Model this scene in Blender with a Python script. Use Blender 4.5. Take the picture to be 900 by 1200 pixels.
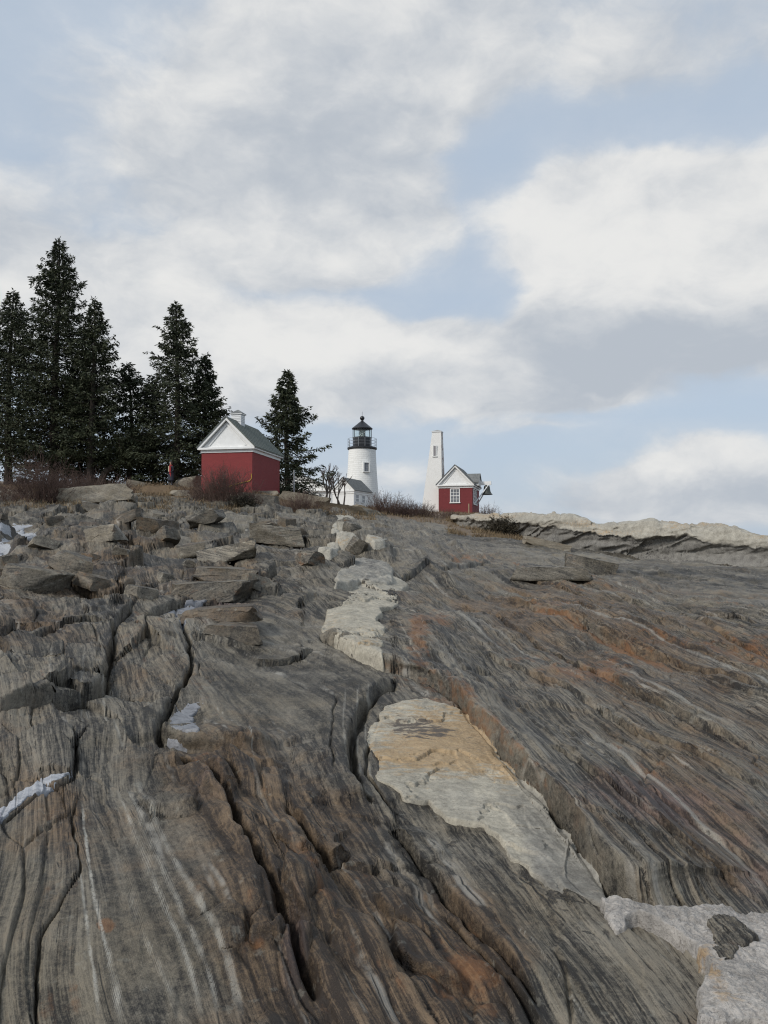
import bpy, bmesh, math, random
import numpy as np
from mathutils import Vector, Matrix, noise as mnoise

scene = bpy.context.scene
for o in list(bpy.data.objects):
    bpy.data.objects.remove(o)

# ------------------------------------------------------------------ camera
FOC, CX, CY = 942.0, 450.0, 600.0          # focal length / principal point for a 900 x 1200 frame
PITCH = math.atan(45.0 / FOC)
cam_data = bpy.data.cameras.new('camera')
cam_data.sensor_fit = 'VERTICAL'
cam_data.sensor_height = 36.0
cam_data.sensor_width = 27.0
cam_data.lens = FOC / 1200.0 * 36.0
cam_data.clip_start = 0.05
cam_data.clip_end = 20000.0
cam = bpy.data.objects.new('camera', cam_data)
scene.collection.objects.link(cam)
cam.location = (0, 0, 0)
cam.rotation_euler = (math.pi / 2 + PITCH, 0, 0)
scene.camera = cam

# ------------------------------------------------------------------ sun, exposure
SUN_ELEV, SUN_AZ = math.radians(38), math.radians(-128)   # azimuth from +Y towards +X : behind the camera, left
sun_data = bpy.data.lights.new('sun', 'SUN')
sun_data.energy = 2.4
sun_data.angle = math.radians(14)
sun_data.color = (1.0, 0.955, 0.89)
sun = bpy.data.objects.new('sun', sun_data)
scene.collection.objects.link(sun)
SUN_DIR = Vector((math.sin(SUN_AZ) * math.cos(SUN_ELEV), math.cos(SUN_AZ) * math.cos(SUN_ELEV), math.sin(SUN_ELEV)))
sun.rotation_euler = (-SUN_DIR).to_track_quat('-Z', 'Y').to_euler()
sun.location = (-30, -30, 60)
vs = scene.view_settings
vs.view_transform = 'Standard'
vs.look = 'None'
vs.exposure = 0.0
vs.gamma = 1.0
vs.use_curve_mapping = False
scene.cycles.use_denoising = True
scene.cycles.denoising_prefilter = 'NONE'
scene.cycles.filter_width = 1.15
scene.cycles.max_bounces = 4
scene.cycles.diffuse_bounces = 2

# ------------------------------------------------------------------ node helper
class NT:
    def __init__(self, tree):
        self.t = tree
    def n(self, typ, **kw):
        nd = self.t.nodes.new(typ)
        for k, v in kw.items():
            if k.startswith('i_'):
                key = k[2:]
                key = int(key) if key.isdigit() else key.replace('_', ' ')
                self.put(nd.inputs[key], v)
            else:
                setattr(nd, k, v)
        return nd
    def put(self, sock, v):
        if hasattr(v, 'is_linked') or isinstance(v, bpy.types.NodeSocket):
            self.t.links.new(v, sock)
        else:
            sock.default_value = v
    def m(self, op, a, b=None, c=None, clamp=False):
        nd = self.t.nodes.new('ShaderNodeMath')
        nd.operation = op
        nd.use_clamp = clamp
        for i, x in enumerate((a, b, c)):
            if x is not None:
                self.put(nd.inputs[i], x)
        return nd.outputs[0]
    def vm(self, op, a, b=None, out=0):
        nd = self.t.nodes.new('ShaderNodeVectorMath')
        nd.operation = op
        self.put(nd.inputs[0], a)
        if b is not None:
            self.put(nd.inputs[1] if op != 'SCALE' else nd.inputs['Scale'], b)
        return nd.outputs[out]
    def mix(self, fac, a, b, blend='MIX'):
        nd = self.t.nodes.new('ShaderNodeMix')
        nd.data_type = 'RGBA'
        nd.blend_type = blend
        self.put(nd.inputs[0], fac)
        self.put(nd.inputs[6], a)
        self.put(nd.inputs[7], b)
        return nd.outputs[2]
    def noise(self, vec, scale, detail=3, rough=0.5, dist=0.0):
        nd = self.t.nodes.new('ShaderNodeTexNoise')
        if vec is not None:
            self.put(nd.inputs['Vector'], vec)
        nd.inputs['Scale'].default_value = scale
        nd.inputs['Detail'].default_value = detail
        nd.inputs['Roughness'].default_value = rough
        nd.inputs['Distortion'].default_value = dist
        return nd.outputs['Fac']
    def ramp(self, fac, lo, hi, smooth=True):
        nd = self.t.nodes.new('ShaderNodeMapRange')
        if smooth:
            nd.interpolation_type = 'SMOOTHSTEP'
        self.put(nd.inputs['Value'], fac)
        self.put(nd.inputs['From Min'], lo)
        self.put(nd.inputs['From Max'], hi)
        return nd.outputs['Result']
    def attr(self, name, out='Fac'):
        nd = self.t.nodes.new('ShaderNodeAttribute')
        nd.attribute_name = name
        return nd.outputs[out]
    def xyz(self, x, y, z):
        nd = self.t.nodes.new('ShaderNodeCombineXYZ')
        for i, v in enumerate((x, y, z)):
            self.put(nd.inputs[i], v)
        return nd.outputs[0]

def rgb(r, g, b):
    return (r, g, b, 1.0)

# ------------------------------------------------------------------ sky: Nishita blue with cumulus
def pix_dir(px, py):
    dx, dz = (px - CX) / FOC, (CY - py) / FOC
    c, s = math.cos(PITCH), math.sin(PITCH)
    v = Vector((dx, c - dz * s, s + dz * c))
    return v.normalized()

def build_world():
    w = bpy.data.worlds.new('World')
    scene.world = w
    w.use_nodes = True
    w.cycles.sampling_method = 'MANUAL'
    w.cycles.sample_map_resolution = 256
    T = NT(w.node_tree)
    for nd in list(w.node_tree.nodes):
        w.node_tree.nodes.remove(nd)
    tc = T.n('ShaderNodeTexCoord')
    dirv = tc.outputs['Generated']
    # the clouds' edges are torn by warping the direction before every look-up
    st = T.vm('MULTIPLY', dirv, (1.0, 1.0, 1.7))
    warp = T.n('ShaderNodeTexNoise')
    T.put(warp.inputs['Vector'], st)
    warp.inputs['Scale'].default_value = 6.0
    warp.inputs['Detail'].default_value = 5
    wv = T.vm('SUBTRACT', warp.outputs['Color'], (.5, .5, .5))
    dw = T.vm('ADD', dirv, T.vm('MULTIPLY', wv, (.13, .13, .085)))
    def field(lst):
        tot = None
        for (px, py, hw, hh, wt) in lst:
            c = pix_dir(px, py)
            R = 1.9
            rx, rz = hw / FOC * .95 * R, hh / FOC * .97 * R
            mp = T.n('ShaderNodeMapping', vector_type='POINT')
            T.put(mp.inputs['Vector'], dw)
            mp.inputs['Scale'].default_value = (1 / rx, 1 / rx, 1 / rz)
            mp.inputs['Location'].default_value = (-c.x / rx, -c.y / rx, -c.z / rz)
            gr = T.n('ShaderNodeTexGradient', gradient_type='QUADRATIC_SPHERE' if wt > 5 else 'SPHERICAL')
            T.put(gr.inputs['Vector'], mp.outputs[0])
            tot = T.m('MULTIPLY_ADD', gr.outputs['Fac'], wt, tot if tot is not None else 0.0)
        return tot
    cover = field([  # px, py, half-width, half-height (photograph pixels), weight
        (840, 290, 190, 72, 2.1), (690, 265, 80, 55, 1.8), (775, 405, 190, 42, 1.5),
        (300, 130, 240, 95, 1.2), (490, 80, 150, 80, .9), (190, 190, 130, 60, .6), (840, 60, 190, 90, .5),
        (-30, 280, 85, 50, 1.2), (330, 300, 200, 30, 1.1), (220, 400, 170, 60, 1.25),
        (430, 435, 170, 45, 1.2), (515, 398, 42, 20, .9), (590, 460, 85, 20, 1.3), (630, 505, 90, 16, 1.1), (700, 468, 60, 12, .8),
        (835, 555, 130, 30, 1.6), (850, 600, 230, 14, 1.0), (480, 550, 100, 30, .7), (700, 575, 110, 12, .5),
        (20, 90, 120, 110, -.9), (590, 235, 45, 90, -.95), (530, 335, 80, 42, -1.0), (570, 395, 40, 22, -.5), (330, 345, 110, 14, -.4), (740, 165, 220, 30, -.95), (120, 270, 140, 24, -.55), (650, 110, 60, 60, -.4),
        (790, 500, 180, 28, -1.0), (600, 550, 90, 25, -.7), (250, 520, 260, 22, -.4)])
    light = field([(790, 260, 190, 60, .75), (650, 290, 60, 70, .35), (780, 425, 180, 34, -.95), (640, 400, 60, 50, -.35),
                   (330, 180, 280, 60, -.4), (150, 110, 90, 70, .35), (520, 60, 120, 60, .25), (340, 290, 160, 24, .5), (230, 390, 150, 40, .5),
                   (500, 400, 60, 20, .4), (820, 540, 120, 16, .55), (820, 580, 150, 12, -.5), (830, 50, 160, 80, -.25), (430, 415, 150, 26, .45), (560, 455, 90, 16, .5)])
    st2 = T.vm('ADD', st, T.vm('SCALE', wv, .10))
    n1 = T.noise(st2, 6.5, 8, .6)
    n1b = T.noise(T.vm('ADD', st2, (-.02, 0.0, .05)), 6.5, 5, .55)
    n2 = T.noise(st, 2.1, 2, .5)
    d0 = T.m('MULTIPLY_ADD', T.m('SUBTRACT', n1, .5), 1.5, cover)
    d0 = T.m('MULTIPLY_ADD', T.m('SUBTRACT', n2, .52), .7, d0)
    mask = T.m('MULTIPLY_ADD', T.ramp(d0, -.8, .35), .20, T.m('MULTIPLY', T.ramp(d0, .02, .74), .80))
    lit = T.m('MULTIPLY_ADD', T.m('SUBTRACT', n1, n1b), 1.5, T.m('MULTIPLY_ADD', light, .62, .47))
    lit = T.ramp(lit, 0.0, 1.0)
    ccol = T.mix(lit, rgb(4.75, 5.2, 5.8), rgb(8.1, 8.1, 8.0))
    sky = T.n('ShaderNodeTexSky', sky_type='NISHITA')
    sky.sun_disc = False
    sky.sun_elevation = SUN_ELEV
    sky.sun_rotation = SUN_AZ
    sky.air_density = 1.0
    sky.dust_density = 2.2
    sky.ozone_density = 1.2
    veil = T.mix(.8, sky.outputs[0], rgb(5.3, 6.25, 7.45))      # thin high cirrus whitens the blue
    col = T.mix(mask, veil, ccol)
    bg = T.n('ShaderNodeBackground')
    T.put(bg.inputs['Color'], col)
    bg.inputs['Strength'].default_value = 0.1
    out = T.n('ShaderNodeOutputWorld')
    w.node_tree.links.new(bg.outputs[0], out.inputs[0])
build_world()

# ------------------------------------------------------------------ numpy noise
def hraw(ix, iy, seed):
    with np.errstate(all='ignore'):
        h = ix.astype(np.int32).view(np.uint32) * np.uint32(374761393) + iy.astype(np.int32).view(np.uint32) * np.uint32(668265263) + np.uint32((seed * 1274126177) & 0xFFFFFFFF)
        h = (h ^ (h >> np.uint32(13))) * np.uint32(1274126177)
        h = (h ^ (h >> np.uint32(16))) * np.uint32(2246822519)
        return h ^ (h >> np.uint32(15))
def hsh(ix, iy, seed):
    ix = np.asarray(ix); iy = np.asarray(iy)
    return (hraw(ix, iy, seed) & np.uint32(0xFFFFFF)).astype(np.float32) * np.float32(1 / 0x1000000)

_GT = np.stack([np.cos(np.arange(256) / 256 * 2 * np.pi), np.sin(np.arange(256) / 256 * 2 * np.pi)], 1).astype(np.float32)
_GTx, _GTy = _GT[:, 0].copy(), _GT[:, 1].copy()
def gn(x, y, seed=0):
    x = np.asarray(x, np.float32); y = np.asarray(y, np.float32)
    x, y = np.broadcast_arrays(x, y)
    ix = np.floor(x); iy = np.floor(y)
    fx = x - ix; fy = y - iy
    ix = ix.astype(np.int32); iy = iy.astype(np.int32)
    def g(ox, oy):
        k = (hraw(ix + np.int32(ox), iy + np.int32(oy), seed) >> np.uint32(8)) & np.uint32(255)
        return _GTx[k] * (fx - np.float32(ox)) + _GTy[k] * (fy - np.float32(oy))
    ux = fx * fx * fx * (fx * (fx * 6 - 15) + 10)
    uy = fy * fy * fy * (fy * (fy * 6 - 15) + 10)
    a = g(0, 0); a += ux * (g(1, 0) - a)
    b = g(0, 1); b += ux * (g(1, 1) - b)
    return (a + uy * (b - a)) * np.float32(1.5)

def fbm(x, y, o=4, seed=0, gain=.5):
    r = 0; a = 1.0; f = 1.0
    for i in range(o):
        r = r + a * gn(x * f + i * 7.3, y * f - i * 3.1, seed + i)
        a *= gain; f *= 2.03
    return r

def sst(a, b, x):
    t = np.clip((x - a) / (b - a), 0, 1)
    return t * t * (3 - 2 * t)

def voro(x, y, seed, jit=.85):
    """nearest-cell id hashes, offset inside the cell, F2-F1"""
    x = np.asarray(x, np.float32); y = np.asarray(y, np.float32)
    ix = np.floor(x); iy = np.floor(y)
    f1 = np.full(x.shape, 9.0, np.float32); f2 = np.full(x.shape, 9.0, np.float32)
    cx = np.zeros_like(x); cy = np.zeros_like(x); lx = np.zeros_like(x); ly = np.zeros_like(x)
    for oy in (-1, 0, 1):
        for ox in (-1, 0, 1):
            qx = ix + ox; qy = iy + oy
            dx = x - (qx + .5 + jit * (hsh(qx, qy, seed) - .5))
            dy = y - (qy + .5 + jit * (hsh(qx, qy, seed + 51) - .5))
            d = np.sqrt(dx * dx + dy * dy)
            near = d < f1
            f2 = np.where(near, f1, np.minimum(f2, d))
            f1 = np.where(near, d, f1)
            cx = np.where(near, qx, cx); cy = np.where(near, qy, cy)
            lx = np.where(near, dx, lx); ly = np.where(near, dy, ly)
    return cx, cy, lx, ly, f2 - f1

# ------------------------------------------------------------------ the lie of the land
GA = np.array([-.75, -.45, -.25, -.05, .15, .30, .48, .75])
GD = np.array([0., 2.5, 5., 10., 18., 28., 40., 54., 70., 90., 130., 175.])
GZ = np.array([
    [-1.55, -1.35, -1.00, -.45, .25, 1.0, 2.2, 4.6, 6.6, 8.5, 9., 8.],
    [-1.60, -1.42, -1.10, -.60, .15, .85, 1.9, 4.1, 6.0, 7.2, 7., 6.],
    [-1.62, -1.45, -1.20, -.75, .05, .78, 1.85, 3.75, 5.2, 5.9, 5., 4.],
    [-1.65, -1.47, -1.25, -.85, -.15, .45, 1.25, 2.75, 3.9, 4.6, 4., 2.],
    [-1.68, -1.52, -1.35, -1.10, -.55, -.12, .27, 1.2, 2.9, 3.7, 2., -4.],
    [-1.70, -1.56, -1.40, -1.20, -.83, -.55, -.38, .2, .5, -1., -6., -14.],
    [-1.72, -1.60, -1.45, -1.30, -1.03, -.82, -.72, -.8, -2., -6., -12., -16.],
    [-1.75, -1.65, -1.55, -1.50, -1.4, -1.4, -1.5, -3., -6., -10., -15., -17.]])
LT = np.linspace(math.log(2.), math.log(180.), 160)
AT = np.linspace(-.75, .75, 121)
_tab = np.zeros((121, 160))
_dd = np.exp(LT) - 2.
_cols = np.array([np.interp(_dd, GD, GZ[i]) for i in range(len(GA))])
for j in range(160):
    _tab[:, j] = np.interp(AT, GA, _cols[:, j])
_k = np.exp(-np.linspace(-2, 2, 9) ** 2); _k /= _k.sum()
_tab = np.apply_along_axis(lambda r: np.convolve(np.pad(r, 4, 'edge'), _k, 'valid'), 1, _tab)
_tab = np.apply_along_axis(lambda r: np.convolve(np.pad(r, 4, 'edge'), _k, 'valid'), 0, _tab)

PADS = [(-10.0, 57.0, 4.6, 3.78), (7.3, 83.0, 4.5, 3.72), (-2.4, 90.0, 5.0, 4.6), (-15.6, 58.6, 3.4, 4.5)]   # levelled spots: x, y, radius, z

def base(x, y):
    d = np.maximum(y, 0.0)
    a = np.clip(x / np.maximum(y, 1.5), -.75, .75)
    fa = (a + .75) / 1.5 * 120
    fl = np.clip((np.log(d + 2.) - LT[0]) / (LT[-1] - LT[0]) * 159, 0, 159)
    ia = np.clip(fa.astype(int), 0, 119); il = np.clip(fl.astype(int), 0, 158)
    ta = fa - ia; tl = fl - il
    z = (_tab[ia, il] * (1 - ta) * (1 - tl) + _tab[ia + 1, il] * ta * (1 - tl)
         + _tab[ia, il + 1] * (1 - ta) * tl + _tab[ia + 1, il + 1] * ta * tl)
    for (qx, qy, r, pz) in PADS:
        w = 1 - sst(r * .75, r * 1.5, np.hypot(x - qx, y - qy))
        z = z * (1 - w) + pz * w
    return z

_c, _s = math.cos(PITCH), math.sin(PITCH)
def project(x, y, z):
    yc = np.maximum(y * _c + z * _s, .3)
    return CX + FOC * x / yc, CY - FOC * (z * _c - y * _s) / yc

# strike of the beds: guide traces (photograph pixels) with their bedding angle
GUIDE = [
    (-.64, [(45, 1200), (40, 1100), (60, 1000), (62, 930), (45, 850), (20, 780), (-20, 720)]),
    (-.47, [(145, 1200), (120, 1060), (95, 935), (85, 860), (75, 790), (40, 730), (0, 695)]),
    (-.29, [(250, 1200), (190, 1050), (140, 920), (143, 850), (122, 780), (100, 730), (60, 690)]),
    (-.087, [(370, 1190), (300, 1000), (235, 900), (198, 845), (180, 790), (150, 735), (110, 690)]),
    (.137, [(500, 1200), (440, 1100), (380, 1000), (330, 930), (316, 888), (285, 840), (240, 795), (205, 750), (160, 700)]),
    (.34, [(620, 1200), (520, 1050), (460, 960), (425, 905), (404, 850), (365, 808), (300, 775), (230, 735), (200, 690)]),
    (.60, [(750, 1150), (640, 1000), (520, 860), (462, 788), (405, 748), (330, 712), (260, 680)]),
    (.9, [(885, 1180), (800, 1080), (705, 965), (640, 890), (562, 805), (505, 745), (440, 705), (360, 680), (300, 662)]),
    (1.29, [(905, 1060), (810, 965), (720, 880), (640, 815), (565, 755), (490, 705), (400, 670)]),
    (1.88, [(905, 900), (825, 858), (750, 818), (670, 772), (600, 735), (540, 705), (470, 672)]),
    (3.05, [(905, 808), (800, 772), (700, 735), (620, 705), (540, 675)]),
    (5.6, [(905, 728), (750, 692), (645, 664)]),
]
_gp = np.array([(p[0] / 300., p[1] / 300.) for s, l in GUIDE for p in l])
_gv = np.array([math.atan(s) for s, l in GUIDE for p in l])
def _tps(r2):
    return .5 * r2 * np.log(r2 + 1e-9)
def _fit():
    n = len(_gp)
    d2 = ((_gp[:, None] - _gp[None]) ** 2).sum(2)
    K = _tps(d2) + np.eye(n) * .01
    P = np.hstack([np.ones((n, 1)), _gp])
    A = np.zeros((n + 3, n + 3)); A[:n, :n] = K; A[:n, n:] = P; A[n:, :n] = P.T
    return np.linalg.solve(A, np.concatenate([_gv, np.zeros(3)]))
_w = _fit()
# tabulate on a coarse lattice of the (smooth) field, then look up
_QX = np.linspace(-300, 1200, 151); _QY = np.linspace(560, 1700, 229)
_mx, _my = np.meshgrid(_QX / 300., _QY / 300.)
_ph = _w[-3] + _w[-2] * _mx + _w[-1] * _my
for i in range(len(_gp)):
    _ph = _ph + _w[i] * _tps((_mx - _gp[i, 0]) ** 2 + (_my - _gp[i, 1]) ** 2)
_ph = np.clip(_ph, -1.3, 1.42)
def bedangle(px, py):
    fx = np.clip((px + 300) / 1500 * 150, 0, 149.999); fy = np.clip((py - 560) / 1140 * 228, 0, 227.999)
    i = fx.astype(int); j = fy.astype(int); tx = fx - i; ty = fy - j
    return (_ph[j, i] * (1 - tx) * (1 - ty) + _ph[j, i + 1] * tx * (1 - ty) + _ph[j + 1, i] * (1 - tx) * ty + _ph[j + 1, i + 1] * tx * ty)

def blobs(px, py, lst):
    r = 0
    for (cx, cy, rx, ry, a) in lst:
        r = r + a * np.exp(-(((px - cx) / rx) ** 2 + ((py - cy) / ry) ** 2))
    return r

def edges(seed, mean, sig, lo, span=60.):
    rs = np.random.RandomState(seed)
    w = np.maximum(lo, mean * np.exp(rs.normal(0, sig, int(span / mean * 2))))
    e = np.cumsum(w) - span / 2
    return np.concatenate([[-span / 2 - 1], e[e < span / 2], [span / 2 + 1]])
BED1 = edges(3, .42, .45, .16)
BED2 = edges(8, .10, .5, .035)

def bed(u, E):
    k = np.clip(np.searchsorted(E, u) - 1, 0, len(E) - 2)
    w = E[k + 1] - E[k]
    return k, (u - E[k]) / w, w

def poly_world(pts):
    """photograph pixels on the smooth ground -> world x,y"""
    out = []
    t = np.concatenate([np.linspace(1.0, 8, 800), np.linspace(8, 70, 1600)])
    for (px, py) in pts:
        d = pix_dir(px, py)
        x = d.x / d.y * t; y = t; z = d.z / d.y * t
        below = np.nonzero(z < base(x, y))[0]
        i = below[0] if len(below) else len(t) - 1
        out.append((x[i], y[i]))
    return np.array(out)

def smooth_line(P, n=6):
    """Catmull-Rom resampling"""
    Q = np.vstack([2 * P[0] - P[1], P, 2 * P[-1] - P[-2]])
    o = []
    for i in range(1, len(Q) - 2):
        for t in np.linspace(0, 1, n, endpoint=False):
            o.append(.5 * ((2 * Q[i]) + (-Q[i - 1] + Q[i + 1]) * t + (2 * Q[i - 1] - 5 * Q[i] + 4 * Q[i + 1] - Q[i + 2]) * t * t
                           + (-Q[i - 1] + 3 * Q[i] - 3 * Q[i + 1] + Q[i + 2]) * t ** 3))
    o.append(P[-1])
    return np.array(o)

def line_dist(x, y, L):
    """unsigned distance, side (+1 = left of travel), fraction along"""
    best = np.full(x.shape, 1e9); side = np.zeros_like(x); fr = np.zeros_like(x)
    n = len(L) - 1
    for i in range(n):
        ax, ay = L[i]; bx, by = L[i + 1]
        ex, ey = bx - ax, by - ay
        ll = ex * ex + ey * ey + 1e-12
        t = np.clip(((x - ax) * ex + (y - ay) * ey) / ll, 0, 1)
        dx = x - ax - t * ex; dy = y - ay - t * ey
        d = np.hypot(dx, dy)
        m = d < best
        best = np.where(m, d, best)
        side = np.where(m, np.sign(ex * (y - ay) - ey * (x - ax)), side)
        fr = np.where(m, (i + t) / n, fr)
    return best, side, fr

# fissures and risers: trace, groove half-width, groove depth, raise of the left side, raise of the right side, reach
FISSURES = [
    ([(505, 792), (530, 815), (560, 850), (600, 893), (640, 938), (674, 985), (702, 1030), (732, 1058), (770, 1082)], 0.0180, 0.200, 0.150, -0.020, 0.50),
    ([(452, 826), (438, 842), (429, 884), (444, 917), (470, 940)], 0.0100, 0.070, 0.000, 0.000, 0.20),
    ([(690, 1000), (720, 1045), (745, 1066)], 0.0100, 0.064, 0.000, 0.000, 0.30),
    ([(203, 690), (212, 735), (224, 785), (190, 838), (195, 870), (240, 905), (275, 960), (300, 1010), (325, 1062), (350, 1122), (374, 1195)], 0.0163, 0.170, 0.035, 0.050, 0.35),
    ([(-20, 842), (50, 825), (90, 815), (118, 800), (130, 762), (140, 722), (165, 700)], 0.0163, 0.187, 0.070, -0.050, 0.50),
    ([(0, 958), (40, 930), (82, 912), (90, 880), (86, 850)], 0.0117, 0.085, 0.000, 0.000, 0.30),
    ([(46, 1215), (44, 1150), (50, 1100), (70, 1062), (92, 1015), (84, 965), (90, 930)], 0.0045, .07, .008, -.004, .12),
    ([(452, 955), (480, 977), (510, 1012), (540, 1052), (590, 1112), (640, 1185)], 0.0090, 0.080, 0.050, 0.000, 0.25),
    ([(370, 738), (400, 754), (450, 780), (490, 790), (520, 803)], 0.0250, 0.140, 0.100, -0.020, 0.50),
    ([(640, 880), (720, 942), (800, 1002), (900, 1062)], 0.0060, 0.040, 0.030, 0.000, 0.40),
    ([(585, 700), (680, 742), (780, 782), (905, 816)], 0.0200, 0.064, 0.070, -0.010, 0.90),
    ([(560, 760), (650, 803), (740, 852), (905, 932)], 0.0100, 0.040, 0.040, 0.000, 0.50),
    ([(600, 672), (690, 700), (800, 722), (905, 735)], 0.0250, 0.080, 0.070, 0.000, 1.20),
    ([(700, 690), (760, 715), (830, 745), (905, 770)], 0.0250, 0.096, 0.050, 0.000, 0.80),
    ([(520, 690), (600, 735), (650, 765), (720, 800), (800, 838), (905, 880)], 0.0130, 0.048, 0.050, 0.000, 0.60),
    ([(470, 790), (432, 815), (412, 860), (418, 905), (440, 930)], 0.0250, 0.120, 0.000, 0.080, 0.35),
    ([(135, 728), (200, 704), (250, 700), (300, 694)], 0.0260, 0.128, 0.098, -0.020, 0.90),
    ([(180, 850), (215, 862), (255, 868), (290, 880)], 0.0163, 0.051, 0.084, -0.050, 0.40),
    ([(395, 800), (388, 850), (392, 905)], 0.0060, 0.040, 0.000, 0.000, 0.20),
    ([(0, 760), (40, 742), (90, 730), (130, 728)], 0.0130, 0.102, 0.070, 0.000, 0.50),
    ([(20, 690), (80, 684), (130, 690), (190, 680)], 0.0260, 0.153, 0.175, 0.000, 1.00),
    ([(300, 690), (350, 672), (390, 668)], 0.0300, 0.120, 0.150, 0.000, 0.80),
    ([(430, 690), (520, 668), (600, 660)], 0.0250, 0.050, 0.100, 0.000, 1.00),
    ([(300, 770), (340, 765), (370, 752)], 0.0150, 0.060, 0.050, 0.000, 0.30),
    ([(330, 930), (372, 985), (392, 1000), (412, 985)], 0.0130, 0.090, 0.050, 0.000, 0.20),
    ([(520, 1040), (556, 1092), (600, 1150), (640, 1205)], 0.0100, 0.064, 0.020, 0.000, 0.20),
]
_FIS = [(smooth_line(poly_world(l)), w, d, a, b, r) for (l, w, d, a, b, r) in FISSURES]

BANDS = [   # pale felsic bands and quartz veins: trace, half-width, strength
    ([(82, 940), (92, 1010), (103, 1100), (118, 1200)], .009, .85), ([(95, 930), (108, 1040), (122, 1110), (146, 1205)], .010, 1.0),
    ([(135, 918), (163, 990), (190, 1060), (215, 1120), (240, 1205)], .012, .75), ([(150, 1050), (168, 1105), (205, 1180)], .007, .7),
    ([(158, 905), (182, 960), (215, 1035), (262, 1125), (285, 1205)], .02, .6), ([(145, 912), (172, 975), (200, 1045), (238, 1130), (258, 1205)], .013, .65),
    ([(606, 1080), (625, 1100), (650, 1140), (690, 1192)], .003, .8), ([(248, 822), (270, 835), (292, 862), (298, 890)], .007, .7),
    ([(420, 800), (418, 850), (424, 895)], .012, .5), ([(432, 800), (428, 850), (436, 905)], .01, .5), ([(405, 800), (402, 850), (410, 900)], .01, .4),
    ([(120, 780), (124, 830), (150, 880)], .014, .5), ([(100, 760), (95, 810), (100, 850)], .014, .35), ([(60, 760), (58, 820)], .014, .35),
    ([(560, 868), (600, 893), (640, 930), (690, 985)], .006, .5), ([(620, 872), (660, 903), (720, 960), (770, 1010)], .006, .4),
    ([(460, 720), (480, 755), (500, 780)], .01, .5), ([(480, 718), (505, 750), (535, 780)], .01, .45),
    ([(230, 735), (290, 760), (340, 785)], .012, .35), ([(250, 720), (330, 755), (400, 775)], .012, .35),
    ([(640, 800), (760, 858), (905, 920)], .012, .45), ([(620, 770), (760, 825), (905, 872)], .012, .45), ([(680, 760), (800, 795), (905, 822)], .014, .4),
]
_BND = [(smooth_line(poly_world(l)), w, s) for (l, w, s) in BANDS]

def near_box(x, y, L, r):
    return (x > L[:, 0].min() - r) & (x < L[:, 0].max() + r) & (y > L[:, 1].min() - r) & (y < L[:, 1].max() + r)

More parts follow.
